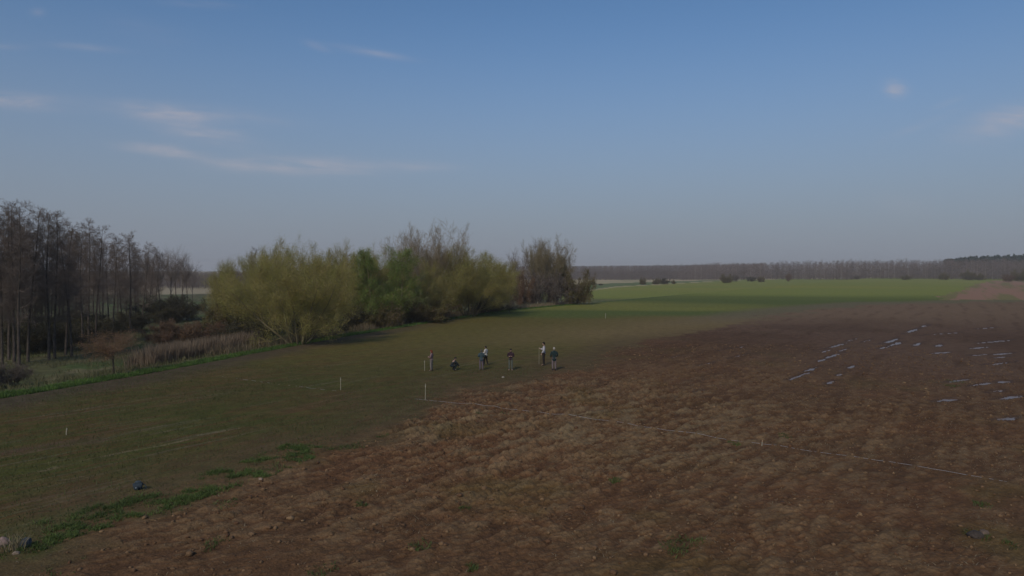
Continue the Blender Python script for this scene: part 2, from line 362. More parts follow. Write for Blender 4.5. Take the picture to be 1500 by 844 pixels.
def ground_mat():
    m = bpy.data.materials.new('ground'); m.use_nodes = True
    n, l = m.node_tree.nodes, m.node_tree.links; b = n['Principled BSDF']
    b.inputs['Roughness'].default_value = .95; b.inputs['Specular IOR Level'].default_value = .06
    at = N(n, 'ShaderNodeAttribute', attribute_name='tint'); geo = N(n, 'ShaderNodeNewGeometry')
    n1 = N(n, 'ShaderNodeTexNoise'); n1.inputs['Scale'].default_value = 9; n1.inputs['Detail'].default_value = 6; n1.inputs['Roughness'].default_value = .7
    n2 = N(n, 'ShaderNodeTexNoise'); n2.inputs['Scale'].default_value = 1.1; n2.inputs['Detail'].default_value = 5
    n3 = N(n, 'ShaderNodeTexVoronoi'); n3.inputs['Scale'].default_value = 14
    for q in (n1, n2, n3): l.new(geo.outputs['Position'], q.inputs['Vector'])
    r1 = N(n, 'ShaderNodeMapRange'); r1.inputs[1].default_value = .28; r1.inputs[2].default_value = .72; r1.inputs[3].default_value = .66; r1.inputs[4].default_value = 1.38; l.new(n1.outputs[0], r1.inputs[0])
    r2 = N(n, 'ShaderNodeMapRange'); r2.inputs[1].default_value = .3; r2.inputs[2].default_value = .7; r2.inputs[3].default_value = .82; r2.inputs[4].default_value = 1.18; l.new(n2.outputs[0], r2.inputs[0])
    k = math_node(n, l, 'MULTIPLY', r1.outputs[0], r2.outputs[0])
    mu = N(n, 'ShaderNodeMix', data_type='RGBA', blend_type='MULTIPLY'); mu.inputs[0].default_value = 1
    l.new(at.outputs['Color'], mu.inputs[6]); l.new(k, mu.inputs[7]); l.new(mu.outputs[2], b.inputs['Base Color'])
    bp = N(n, 'ShaderNodeBump'); bp.inputs['Strength'].default_value = .55; bp.inputs['Distance'].default_value = .03
    l.new(math_node(n, l, 'ADD', n1.outputs[0], n3.outputs[0]), bp.inputs['Height']); l.new(bp.outputs[0], b.inputs['Normal'])
    return m
g = obj('ground', mesh_np('ground', v, np.vstack([f, cap[:, [0, 1, 2, 2]][:0]]), ground_mat(), True, colv)); tag(g, kind='structure')
def gz(x, y):                       # height of the built sheet at a point (nearest vertex)
    r = math.hypot(x, y); i = int(np.clip(np.searchsorted(rows, r), 1, nr - 1)); i = i if rows[i] - r < r - rows[i - 1] else i - 1
    t = math.atan2(x, y)
    if abs(t) > R(43): return float(zbase(x, y))
    j = int(round((t + R(43)) / R(86) * 1599)); return float(Z[i * nt + j])

# puddle water: each a flat sheet whose shore is where the soil rises through it
mw = bpy.data.materials.new('puddle_water'); mw.use_nodes = True
b = mw.node_tree.nodes['Principled BSDF']; b.inputs['Base Color'].default_value = (.20, .145, .115, 1); b.inputs['Roughness'].default_value = .34
b.inputs['Specular IOR Level'].default_value = .5; b.inputs['IOR'].default_value = 1.25
for i, (cx, cy, a, bb) in enumerate(pud_w):
    t = np.linspace(0, 2 * np.pi, 33)[:-1]; rad = 1.28 + .12 * np.sin(3 * t + i) + .08 * np.sin(5 * t + 2 * i)
    pv = np.stack([a * rad * np.cos(t), bb * rad * np.sin(t), 0 * t], 1)
    me = bpy.data.meshes.new('puddle'); me.from_pydata([tuple(q) for q in pv], [], [tuple(range(32))]); me.update()
    o = obj('puddle', me, None, mw); PD = PDS[(cx / cy > .60) * 1]; o.rotation_euler[2] = math.atan2(PD[1], PD[0]); o.location = (cx, cy, float(zbase(cx, cy)) + PUDZ); tag(o, kind='structure')

# ---------------------------------------------------------------- plants
def vn(a):
    l = math.sqrt(a[0] * a[0] + a[1] * a[1] + a[2] * a[2]) or 1; return (a[0] / l, a[1] / l, a[2] / l)
def rot_off(d, ang, az):
    ref = (0, 0, 1) if abs(d[2]) < .95 else (1, 0, 0)
    s = vn((d[1] * ref[2] - d[2] * ref[1], d[2] * ref[0] - d[0] * ref[2], d[0] * ref[1] - d[1] * ref[0]))
    t = (s[1] * d[2] - s[2] * d[1], s[2] * d[0] - s[0] * d[2], s[0] * d[1] - s[1] * d[0])
    ca, sa, cz, sz = math.cos(ang), math.sin(ang), math.cos(az), math.sin(az)
    return vn(tuple(d[i] * ca + (s[i] * cz + t[i] * sz) * sa for i in range(3)))
def grow(out, p, d, L, r, lv, C, rn):
    ns = C['seg'][lv]; step = L / ns; w = C['wig'][lv]; up = C['up'][lv]; pts = [p]; ds = [d]; rs = [r]
    for i in range(ns):
        d = vn((d[0] + rn.gauss(0, w), d[1] + rn.gauss(0, w), d[2] + rn.gauss(0, w * .6) + up))
        p = (p[0] + d[0] * step, p[1] + d[1] * step, p[2] + d[2] * step)
        pts.append(p); ds.append(d); rs.append(max(C['rmin'], r * (1 - (1 - C['tip'][lv]) * (i + 1) / ns)))
    for i in range(ns): out[min(lv, len(out) - 1)].append((*pts[i], *pts[i + 1], *ds[i], *ds[i + 1], rs[i], rs[i + 1]))
    if lv + 1 < len(C['n']) + 1 and lv < len(C['n']):
        n = C['n'][lv]; n = max(1, int(n * rn.uniform(.75, 1.25) + .5)); s0 = C['from'][lv]
        for k in range(n):
            t = s0 + (1 - s0) * (k + rn.random()) / n; q = min(.9999, t) * ns; i = int(q); fr = q - i
            pp = tuple(pts[i][j] + (pts[i + 1][j] - pts[i][j]) * fr for j in range(3))
            rr_ = rs[i] + (rs[i + 1] - rs[i]) * fr
            sh = C['shape'][lv](t)
            cl_ = L * C['ratio'][lv] * sh * rn.uniform(.7, 1.2)
            grow(out, pp, rot_off(ds[i + 1], C['ang'][lv] * rn.uniform(.7, 1.25), rn.uniform(0, 2 * math.pi)), cl_, max(C['rmin'], rr_ * C['rr'][lv]), lv + 1, C, rn)
def tube_mesh(name, segs, sides, mat, smooth=True):
    s = np.array(segs); n = len(s); p0, p1, d0, d1, r0, r1 = s[:, :3], s[:, 3:6], s[:, 6:9], s[:, 9:12], s[:, 12], s[:, 13]
    def ring(p, d, r):
        ref = np.where(np.abs(d[:, 2:3]) < .93, np.array([[0, 0, 1.]]), np.array([[1., 0, 0]]))
        ref = np.broadcast_to(np.array([[.31, .95, .03]]), d.shape)
        a = np.cross(d, ref); a /= np.linalg.norm(a, axis=1, keepdims=True) + 1e-9; b_ = np.cross(d, a)
        t = np.arange(sides) / sides * 2 * np.pi
        return p[:, None] + r[:, None, None] * (a[:, None] * np.cos(t)[None, :, None] + b_[:, None] * np.sin(t)[None, :, None])
    V = np.concatenate([ring(p0, d0, r0), ring(p1, d1, r1)], 1).reshape(-1, 3)
    base = (np.arange(n) * 2 * sides)[:, None]; k = np.arange(sides)[None]; k2 = (k + 1) % sides
    F = np.stack([base + k, base + k2, base + k2 + sides, base + k + sides], -1).reshape(-1, 4)
    return mesh_np(name, V, F, mat, smooth)
def leaf_mesh(name, segs, per, size, spread, mat, cols, rs, droop=0.):
    s = np.array(segs); n = len(s) * per
    s = np.repeat(s, per, 0); t = rs.random((n, 1))
    c = s[:, :3] * (1 - t) + s[:, 3:6] * t + rs.normal(0, spread, (n, 3))
    a = rs.normal(0, 1, (n, 3)); a[:, 2] -= droop; a /= np.linalg.norm(a, axis=1, keepdims=True)
    b_ = np.cross(a, rs.normal(0, 1, (n, 3))); b_ /= np.linalg.norm(b_, axis=1, keepdims=True)
    sz = size * rs.uniform(.6, 1.4, (n, 1))
    V = np.stack([c - a * sz, c + b_ * sz * .42, c + a * sz, c - b_ * sz * .42], 1).reshape(-1, 3)
    F = np.arange(n * 4).reshape(-1, 4)
    cl_n = fbm(c[:, 0] / 1.1 + c[:, 2] / 1.7, c[:, 1] / 1.1 + c[:, 2] / 1.3, 9, 2)
    k = np.clip(.5 + .9 * cl_n + rs.normal(0, .22, n), 0, 1)[:, None]
    colr = np.array(cols[0])[None] * (1 - k) + np.array(cols[1])[None] * k
    return mesh_np(name, V, F, mat, False, np.repeat(colr, 4, 0))
def leaf_mat(name, tr=.3):
    m = mat_basic(name, (0, 0, 0), .7, .25, .9, vcol=True)
    n, l = m.node_tree.nodes, m.node_tree.links; b_ = n['Principled BSDF']
    tl = N(n, 'ShaderNodeBsdfTranslucent'); src = b_.inputs['Base Color'].links[0].from_socket; l.new(src, tl.inputs[0])
    ms = N(n, 'ShaderNodeMixShader'); ms.inputs[0].default_value = tr; l.new(b_.outputs[0], ms.inputs[1]); l.new(tl.outputs[0], ms.inputs[2])
    l.new(ms.outputs[0], n['Material Output'].inputs[0]); return m
M_LEAF = leaf_mat('leaf')
M_ALD = mat_basic('alder_bark', (.075, .058, .046), .9, .35, 4, .5, 12)
M_ALDT = mat_basic('alder_twig', (.165, .125, .100), .9, .25, .6)
M_WIL = mat_basic('willow_bark', (.150, .120, .065), .9, .3, 3, .5, 12)
M_WILT = mat_basic('willow_twig', (.25, .20, .085), .85, .25, .6)
M_PALE = mat_basic('pale_bark', (.26, .22, .165), .9, .3, 3, .5, 12)
M_PALET = mat_basic('pale_twig', (.26, .20, .125), .9, .25, .6)
M_SHR = mat_basic('shrub_twig', (.20, .13, .085), .9, .3, .8)
M_DSH = mat_basic('dark_shrub_twig', (.080, .062, .042), .9, .3, .8)

def species(kind, seed):
    rn = random.Random(seed); rs = np.random.default_rng(seed); out = [[], [], [], [], []]
    if kind == 'alder':
        C = dict(seg=[14, 6, 4, 2], wig=[.018, .09, .15, .2], up=[.015, .07, .05, .03], tip=[.12, .25, .4, .5], n=[72, 9, 6], ang=[1.08, .85, .8],
                 ratio=[.185, .50, .60], rr=[.15, .5, .6], shape=[lambda t: (1.15 - .75 * t) * min(1, (t - .2) * 5 + .3), lambda t: 1.1 - .6 * t, lambda t: 1], rmin=.0065)
        C['from'] = [.26, .10, .1]
        grow(out, (0, 0, -.3), (0, 0, 1), 15.3, .15, 0, C, rn)
        return dict(trunk=tube_mesh('alder_trunk', out[0], 8, M_ALD), crown=tube_mesh('alder_crown', out[1] + out[2] + out[3], 3, M_ALDT))
    if kind in ('willow', 'willow_round'):
        C = dict(seg=[7, 6, 4, 3], wig=[.07, .10, .13, .16], up=[.03, .05, .07, .12], tip=[.25, .3, .4, .5], n=[13, 9, 8], ang=[.75, .70, .6],
                 ratio=[.46, .44, .60], rr=[.42, .45, .55], shape=[lambda t: 1.15 - .4 * t, lambda t: 1.1 - .4 * t, lambda t: 1], rmin=.008)
        C['from'] = [.14, .12, .1]
        ns = 9
        for k in range(ns):
            az = 2 * math.pi * (k + rn.random() * .7) / ns; tilt = rn.uniform(.12, .95) if kind == 'willow' else rn.uniform(.25, .85)
            d = (math.sin(tilt) * math.cos(az), math.sin(tilt) * math.sin(az), math.cos(tilt))
            grow(out, (.5 * math.cos(az), .5 * math.sin(az), -.3), d, rn.uniform(6.2, 7.6) * (1.05 if tilt < .6 else 1), rn.uniform(.08, .125), 0, C, rn)
        tw = out[3]
        return dict(trunk=tube_mesh('willow_trunk', out[0], 7, M_WIL), crown=tube_mesh('willow_crown', out[1] + out[2] + tw, 3, M_WILT),
                    foliage=leaf_mesh('willow_foliage', tw, 5, .040, .26, M_LEAF, ((.29, .225, .062), (.29, .28, .072)), rs))
    if kind == 'leafy':
        C = dict(seg=[9, 6, 4, 2], wig=[.04, .10, .14, .2], up=[.03, .06, .06, .05], tip=[.2, .3, .4, .5], n=[46, 8, 6], ang=[.85, .7, .6],
                 ratio=[.30, .42, .5], rr=[.3, .5, .55], shape=[lambda t: 1.15 - .50 * t, lambda t: 1.1 - .4 * t, lambda t: 1], rmin=.009)
        C['from'] = [.04, .1, .1]
        grow(out, (0, 0, -.3), (0, 0, 1), 11, .17, 0, C, rn)
        return dict(trunk=tube_mesh('leafy_trunk', out[0], 7, M_WIL), crown=tube_mesh('leafy_crown', out[1] + out[2] + out[3], 3, M_WILT),
                    foliage=leaf_mesh('leafy_foliage', out[3], 6, .065, .24, M_LEAF, ((.120, .165, .036), (.200, .270, .055)), rs))
    if kind in ('pale', 'knotty'):
        C = dict(seg=[4, 7, 5, 3, 2], wig=[.04, .09, .13, .16, .2], up=[.02, .045, .05, .05, .03], tip=[.6, .2, .35, .4, .5], n=[15, 9, 8, 6], ang=[.50, .48, .6, .6],
                 ratio=[2.6, .42, .46, .5], rr=[.42, .42, .5, .55], shape=[lambda t: 1, lambda t: 1.1 - .35 * t, lambda t: 1.1 - .4 * t, lambda t: 1], rmin=.011)
        C['from'] = [.45, .28, .15, .1]
        grow(out, (0, 0, -.3), (0, 0, 1), 4.0, .30, 0, C, rn)
        if kind == 'knotty':
            return dict(trunk=tube_mesh('old_trunk', out[0] + out[1], 7, M_PALE), crown=tube_mesh('old_crown', out[2] + out[3] + out[4], 3, M_PALET),
                        foliage=leaf_mesh('old_foliage', out[4], 3, .07, .22, M_LEAF, ((.16, .115, .055), (.22, .19, .08)), rs))
        return dict(trunk=tube_mesh('pale_trunk', out[0] + out[1], 7, M_PALE), crown=tube_mesh('pale_crown', out[2] + out[3] + out[4], 3, M_PALET))
    if kind in ('round', 'rusty'):
        C = dict(seg=[5, 6, 4, 2], wig=[.04, .12, .16, .2], up=[.01, .03, .03, .03], tip=[.6, .3, .4, .5], n=[15, 10, 7], ang=[.8, .7, .7],
                 ratio=[.85, .45, .55], rr=[.42, .5, .6], shape=[lambda t: 1, lambda t: 1.1 - .3 * t, lambda t: 1], rmin=.010)
        C['from'] = [.55, .2, .1]
        grow(out, (0, 0, -.3), (0, 0, 1), 6.0, .16, 0, C, rn)
        if kind == 'rusty':
            return dict(trunk=tube_mesh('rusty_trunk', out[0], 7, M_DSH), crown=tube_mesh('rusty_crown', out[1] + out[2] + out[3], 3, M_SHR),
                        foliage=leaf_mesh('rusty_foliage', out[3], 4, .09, .2, M_LEAF, ((.20, .105, .058), (.24, .145, .07)), rs))
        return dict(trunk=tube_mesh('round_trunk', out[0], 7, M_ALD), crown=tube_mesh('round_crown', out[1] + out[2] + out[3], 3, M_ALDT))
    # low shrubs, unit about 3 m high
    twm, lc, nl = {'shrub_red': (M_SHR, ((.14, .072, .045), (.175, .105, .055)), 3), 'shrub_dark': (M_DSH, ((.060, .052, .028), (.095, .082, .038)), 4),
                   'shrub_olive': (M_SHR, ((.115, .088, .030), (.145, .125, .040)), 5), 'shrub_grey': (M_ALDT, ((.085, .066, .052), (.11, .088, .066)), 1)}[kind]
    C = dict(seg=[5, 4, 3, 2], wig=[.09, .13, .16, .2], up=[.03, .04, .05, .05], tip=[.3, .4, .5, .5], n=[9, 7, 4], ang=[.7, .7, .6],
             ratio=[.46, .45, .5], rr=[.5, .6, .6], shape=[lambda t: 1.1 - .3 * t, lambda t: 1, lambda t: 1], rmin=.008)
    C['from'] = [.12, .1, .1]
    for k in range(11):
        az = 2 * math.pi * (k + rn.random()) / 11; tilt = rn.uniform(.1, 1.05)
        grow(out, (.25 * math.cos(az), .25 * math.sin(az), -.15), (math.sin(tilt) * math.cos(az), math.sin(tilt) * math.sin(az), math.cos(tilt)), rn.uniform(1.9, 2.7), .035, 0, C, rn)
    return dict(stems=tube_mesh('shrub_stems', out[0] + out[1], 4, twm), foliage=None, crown=tube_mesh('shrub_crown', out[2] + out[3], 3, twm),
                leaves=leaf_mesh('shrub_leaves', out[3], nl, .045, .09, M_LEAF, lc, rs))
PROTO = {}
def proto(kind, i):
    if (kind, i) not in PROTO:
        d = species(kind, hash_seed(kind, i)); me = {k: q for k, q in d.items() if q is not None}
        w = np.zeros(len(me['crown'].vertices) * 3, dtype=np.float32); me['crown'].vertices.foreach_get('co', w); w = w.reshape(-1, 3)
        hw = np.percentile(np.abs(w[:, 0]), 97); top = float(np.percentile(w[:, 2], 99.6 if kind == 'alder' else 98.0)); PROTO[(kind, i)] = (me, top, hw)
    return PROTO[(kind, i)]
def hash_seed(kind, i): return sum(ord(c) * (j + 3) for j, c in enumerate(kind)) + 101 * i
def plant(name, kind, i, px, base_y, top_y, half_px=None, D=None, label=None, cat='tree', group=None, lean=0):
    pt = at_dist(px, D) if D else P(px, base_y)
    D = pt[1]; me, top, hw = proto(kind, i)
    # height from the elevation angle of its top
    d = CM @ np.array([(px - 750) / FPX, -(top_y - 422) / FPX, -1.0]); ztop = CAM_H + d[2] / d[1] * D
    H = ztop - pt[2]; sz = H / top; sx = sz if half_px is None else (half_px / FPX * D) / hw
    o = empty(name, (pt[0], pt[1], pt[2]), random.uniform(0, 6.28), (sx, sx, sz)); o.rotation_euler = (0, lean, o.rotation_euler[2])
    tag(o, label, cat, group)
    for k, q in me.items(): obj(k, q, o)
    return o

# alders along the stream on the left: pixel column, base row, top row, lean
G_AL = 'bare alders along the stream on the left'
ALD = [(3,536,309,0,'bare alder at the left frame edge, its trunk cut close to the border'),
       (13,528,303,.01,'second bare alder trunk from the left frame edge'),
       (21,533,295,0,'tallest bare alder of the dense clump at the left frame edge'),
       (28,537,297,-.01,'bare alder standing nearest the field in the dense left clump, thick dark trunk'),
       (41,530,302,0,'bare alder ending the dense left clump, before the first gap of sky'),
       (72,528,306,0,'left one of the close pair of tall bare alders right of the first sky gap'),
       (80,526,310,.01,'right one of the close pair of tall bare alders right of the first sky gap'),
       (96,520,324,-.05,'bare alder leaning right, its trunk crossing toward a straight neighbour'),
       (105,522,322,.0,'straight bare alder whose trunk rises beside the leaning one'),
       (121,508,336,.01,'thin bare alder between the crossing pair and the tall twin tops'),
       (130,505,320,0,'bare alder with the highest top in the middle of the row, above brown shrubs'),
       (140,503,331,.02,'bare alder just right of the highest one in the middle of the row'),
       (166,492,344,0,'lone straight bare alder with sky on both sides, right of the middle clump'),
       (191,490,340,0,'tall straight bare alder above the rusty bush, left of the forked one'),
       (207,484,354,.09,'bare alder leaning right with a slanting trunk, beside the tall straight one'),
       (218,470,362,0,'slim bare alder behind the slanting trunk near the right end of the row'),
       (228,462,368,0,'bare alder at the left side of the broad round clump ending the row')]
for i, (px, by, ty, ln, lb) in enumerate(ALD):
    plant('alder_tree', 'alder', i % 4, px, by, ty, label=lb, group=G_AL, lean=ln, half_px=None)
for i, (px, D, ty) in enumerate([(-18,66,292),(-34,72,300),(8,92,322),(34,96,330),(50,88,336),(60,100,345),(90,104,338),(112,112,340),(150,122,350),(158,118,356),(178,126,356),(185,132,362),(198,135,362),(214,150,372),(16,110,326),(74,116,344),(126,140,352),(46,122,345),(-6,84,312),(24,104,318),(38,110,330),(66,108,332),(86,120,342),(100,118,334),(116,124,340),(136,128,342),(146,132,346),(172,140,358),(202,146,364),(192,120,350)]):
    plant('alder_tree', 'alder', (i + 1) % 4, px, 0, ty, D=D, label='thinner bare alder in the second rank behind the stream-side trunks', group='second rank of bare alders on the left')
ROUND = [(234,150,367,24,'broad bare tree with a rounded crown at the right end of the alder row'),
         (250,156,368,24,'bare round-topped tree beside the broad one that ends the alder row'),
         (266,170,378,18,'lower bare round tree, last but one on the right of the alder row'),
         (282,190,395,12,'small dark bare tree standing by itself just left of the yellow willows'),
         (345,150,384,24,'dark bare treetop peeping over the left shoulder of the yellow willow')]
ROUND += [(222,152,372,20,'brownish round tree left of the broad one near the end of the alder row'),
          (258,180,374,22,'round tree set farther back behind the pair that ends the alder row'),
          (274,182,386,16,'low round tree right of the pair that ends the alder row')]
for i, (px, D, ty, hw, lb) in enumerate(ROUND):
    plant('bare_tree', 'round', i % 2, px, 0, ty, hw, D, lb)
# willows and the mixed thicket in the middle
WIL = [(437,504,378,86,None,'willow_round',0,'big yellow-green willow with spreading pale stems, nearest the field edge'),
       (360,0,388,42,98,'willow_round',1,'yellow willow at the left end of the thicket, beside the gap to the alders'),
       (330,0,400,26,104,'willow',1,'low yellow willow forming the leftmost shoulder of the thicket'),
       (524,0,377,38,114,'willow_round',0,'dull yellow willow whose round top meets the left green tree'),
       (566,0,384,40,120,'willow',0,'yellowish willow standing behind the pair of green trees'),
       (668,0,377,40,136,'willow_round',0,'willow with a thin rounded top behind the wide yellow one'),
       (498,0,379,48,101,'willow_round',1,'brownish yellow willow between the big willow and the green trees'),
       (398,0,374,52,112,'willow',1,'tall yellow willow rising behind the left side of the big willow'),
       (462,0,376,50,114,'willow',0,'yellow willow rising behind the right side of the big willow'),
       (688,463,374,60,None,'willow_round',1,'wide yellow willow with arching pale limbs at the right end of the thicket'),
       (722,0,386,36,138,'willow_round',0,'golden rounded willow ending the thicket on the right'),
       (648,0,382,46,126,'willow_round',0,'olive willow below and right of the tall pale bare tree'),
       (616,0,394,36,108,'willow_round',1,'olive brown willow in front of the tall pale bare tree'),
       (536,0,378,36,120,'willow',1,'yellow willow tucked between the brownish willow and the green trees')]
for (px, by, ty, hw, D, kd, i, lb) in WIL:
    plant('willow_tree', kd, i, px, by, ty, hw, D, lb)
plant('leafy_tree', 'leafy', 0, 549, 0, 371, 27, 99, 'bright green leafing tree, the left of the two green ones in the thicket')
plant('leafy_tree', 'leafy', 1, 584, 0, 368, 29, 102, 'bright green leafing tree, the right of the two green ones, beside the tall bare tree')
plant('bare_tree', 'pale', 0, 626, 0, 338, 48, 120, 'tallest pale bare tree fanning out above the green and yellow thicket')
plant('bare_tree', 'pale', 1, 592, 0, 352, 26, 126, 'pale bare tree showing its twigs just left of the tallest one')
plant('bare_tree', 'pale', 1, 650, 0, 346, 32, 126, 'pale bare tree forming the right shoulder of the tallest fan of twigs')
plant('bare_tree', 'pale', 1, 612, 0, 343, 34, 123, 'pale bare tree forming the left shoulder of the tallest fan of twigs')
plant('bare_tree', 'alder', 2, 376, 0, 362, None, 128, 'slender bare tree poking above the left of the yellow willows')
plant('bare_tree', 'alder', 1, 506, 0, 370, None, 128, 'slender bare treetop above the brownish willow in the thicket')
plant('bare_tree', 'alder', 0, 676, 0, 368, None, 140, 'thin bare treetop rising behind the wide yellow willow')
plant('round_tree', 'round', 1, 804, 0, 357, 32, 175, 'finely twigged round-crowned tree behind the big knotty one')
plant('round_tree', 'round', 0, 753, 0, 369, 20, 172, 'small dark round-crowned bare tree between the willows and the last big tree')
plant('old_tree', 'knotty', 0, 806, 0, 357, 25, 165, 'big knotty grey-brown tree with clumps in its crown at the right end of the copse')
plant('old_tree', 'knotty', 1, 822, 0, 364, 16, 168, 'grey-brown tree with hanging clumps, right half of the last big clump')
plant('old_tree', 'knotty', 1, 788, 0, 362, 17, 172, 'grey-brown tree with pale limbs, left half of the last big clump')
SHB = [('shrub_olive',0,841,446,400,24,None,'low rusty olive bush at the far right foot of the copse'),
       ('shrub_grey',0,785,0,402,26,160,'greyish purple bush beneath the big knotty tree'),
       ('shrub_grey',1,812,0,404,24,160,'greyish purple bush right of centre beneath the big knotty tree'),
       ('shrub_red',0,765,0,405,20,158,'russet bush filling the gap right of the golden willow'),
       ('shrub_grey',1,742,0,408,18,158,'mauve bush at the right foot of the golden willow'),
       ('rusty',1,167,548,489,36,None,'rusty brown bush on a short stem standing in the grass by the field edge'),
       ('shrub_red',0,248,0,474,34,82,'reddish brown bush behind the reeds, left of the yellow willows'),
       ('shrub_red',1,292,0,474,36,86,'reddish bush behind the reeds, close to the yellow willow'),
       ('shrub_grey',0,20,566,536,24,None,'low grey twiggy bush on the grass margin in the left corner of the thicket'),
       ('shrub_grey',1,-12,571,530,24,None,'grey twiggy bush cut by the left frame edge'),
       ('shrub_dark',0,370,0,452,36,88,'dark brown bush under the left of the big willow'),
       ('shrub_dark',1,462,0,452,34,92,'dark bush under the right of the big willow'),
       ('shrub_dark',0,512,0,450,32,98,'dark bush at the foot of the brownish willow'),
       ('shrub_dark',1,578,0,440,28,106,'dark green-brown bush beneath the two green trees'),
       ('shrub_olive',1,560,0,450,34,98,'olive bush at the field edge below the left green tree'),
       ('shrub_olive',0,618,0,444,34,106,'olive bush at the field edge below the tall pale tree'),
       ('shrub_dark',0,715,0,440,26,132,'dark bush at the foot of the golden willow'),
       ('shrub_red',0,640,0,445,30,112,'brown bush beneath the wide yellow willow'),
       ('shrub_dark',1,30,0,475,44,78,'dark thicket bush among the leftmost alders'),
       ('shrub_dark',0,78,0,478,40,80,'dark bush at the foot of the close pair of alders'),
       ('shrub_dark',1,128,0,470,40,90,'dark bush behind the rusty bush on the left'),
       ('shrub_dark',0,178,0,460,34,104,'dark bush between the lone alder and the tall straight one'),
       ('shrub_dark',1,232,0,440,34,125,'dark green-brown bush under the round bare trees'),
       ('shrub_dark',0,266,0,436,28,130,'dark bush left of the yellow willow, behind the russet ones'),
       ('shrub_dark',0,2,0,470,40,86,'dark bush behind the alders at the left frame edge'),
       ('shrub_dark',1,55,0,462,40,98,'dark bush farther back between the left clump and the alder pair'),
       ('shrub_dark',0,108,0,458,36,108,'dark bush farther back behind the leaning alder'),
       ('shrub_olive',1,330,0,440,30,96,'olive brown bush at the left foot of the yellow willows')]
for (kd, i, px, by, ty, hw, D, lb) in SHB:
    plant('shrub', kd, i, px, by, ty, hw, D, lb, 'bush')

# ---------------------------------------------------------------- far woods and field bushes
def far_tree(rs, H, kind):
    """light stand-alone tree of a trunk and crossing twigs; returns verts, quads, colours"""
    V, F, C = [], [], []
    def quad(a, b_, w, c):
        a = np.array(a); b_ = np.array(b_); d = b_ - a; s = np.cross(d, rs.normal(0, 1, 3)); s /= np.linalg.norm(s) + 1e-9
        k = len(V); V.extend([a - s * w, a + s * w, b_ + s * w * .5, b_ - s * w * .5]); F.append((k, k + 1, k + 2, k + 3)); C.extend([c] * 4)
    tc_ = {'bare': (.15, .115, .098), 'birch': (.27, .235, .20), 'pine': (.12, .08, .06)}[kind]
    w = H * .011
    for a in range(2):
        s = np.array([w, 0, 0]) if a == 0 else np.array([0, w, 0]); k = len(V)
        V.extend([-s + [0, 0, -1], s + [0, 0, -1], s * .4 + [0, 0, H * .80], -s * .4 + [0, 0, H * .80]]); F.append((k, k + 1, k + 2, k + 3)); C.extend([tc_] * 4)
    if kind == 'pine':
        for i in range(170):
            t = rs.random(); z = H * (.45 + .55 * t); rd = H * .15 * math.sqrt(max(0, 1 - t)) + .3; az = rs.uniform(0, 6.28); q = rd * math.sqrt(rs.random())
            c = np.array([q * math.cos(az), q * math.sin(az), z]); quad(c, c + rs.normal(0, .6, 3), .45, (.028, .046, .030))
    else:
        tw = (.150, .115, .100) if kind == 'bare' else (.185, .135, .125)
        for i in range(150):
            t = rs.random(); z = H * (.04 + .86 * t); rd = H * .24 * math.sin(math.pi * (.25 + .68 * t)); az = rs.uniform(0, 6.28); q = rd * rs.random() * .8
            a = np.array([q * math.cos(az), q * math.sin(az), z]); b_ = a + np.array([math.cos(az) * rd * .5, math.sin(az) * rd * .5, H * rs.uniform(.0, .08)])
            quad(a, b_, .07, tuple(np.array(tw) * rs.uniform(.8, 1.25)))
    return np.array(V, float), np.array(F), np.array(C, float)
M_FAR = mat_basic('far_wood', (0, 0, 0), .95, .25, .02, vcol=True)
rsF = np.random.default_rng(5)
FT = {k: [far_tree(rsF, 1.0 * 20, k) for _ in range(5)] for k in ('bare', 'birch', 'pine')}
def mass(name, label, items):
    Vs, Fs, Cs = [], [], []; n = 0
    for (x, y, z, H, kd, tint) in items:
        v_, f_, c_ = FT[kd][rsF.integers(5)]; a = rsF.uniform(0, 6.28); ca, sa = math.cos(a), math.sin(a); s = H / 20
        q = v_ * s; q = np.stack([q[:, 0] * ca - q[:, 1] * sa + x, q[:, 0] * sa + q[:, 1] * ca + y, q[:, 2] + z], 1)
        Vs.append(q); Fs.append(f_ + n); Cs.append(c_ * tint); n += len(q)
    o = obj(name, mesh_np(name, np.vstack(Vs), np.vstack(Fs), M_FAR, False, np.vstack(Cs))); tag(o, label, 'wood', kind='stuff'); return o
def line_wood(knots, step, ranks, depth, kinds, tintf=None, hvar=.1):
    """knots: px, distance, top row; fills a belt of wood behind that line"""
    kn = np.array(knots, float); items = []
    px = kn[0, 0]
    while px < kn[-1, 0]:
        D0 = np.interp(px, kn[:, 0], kn[:, 1]); ty = np.interp(px, kn[:, 0], kn[:, 2])
        for r in range(ranks):
            D = D0 + depth * (r + rsF.random()) / ranks; qx = px + rsF.uniform(-1, 1) * step * 1.2
            pt = at_dist(qx, D); d = CM @ np.array([(qx - 750) / FPX, -(ty - 422) / FPX, -1.0])
            H = (CAM_H + d[2] / d[1] * D0 - pt[2]) * rsF.uniform(1 - hvar * 1.3, 1 + hvar * .4) * (1 + hvar * .8 * float(fbm(np.array([qx / 22.]), np.array([D / 60.]), 9, 3)[0]))
            kd = kinds[rsF.integers(len(kinds))]
            items.append((pt[0], pt[1], pt[2], H, kd, (tintf(qx) if tintf else 1) * rsF.uniform(.85, 1.15)))
        px += step
    return items
mass('far_wood', 'leafless purplish wood closing the plain behind the pale dry field, right of the copse',
     line_wood([(760, 960, 388), (900, 1000, 387), (1040, 1000, 385.5), (1120, 1000, 383)], 2.6, 9, 160, ['bare'], hvar=.04))
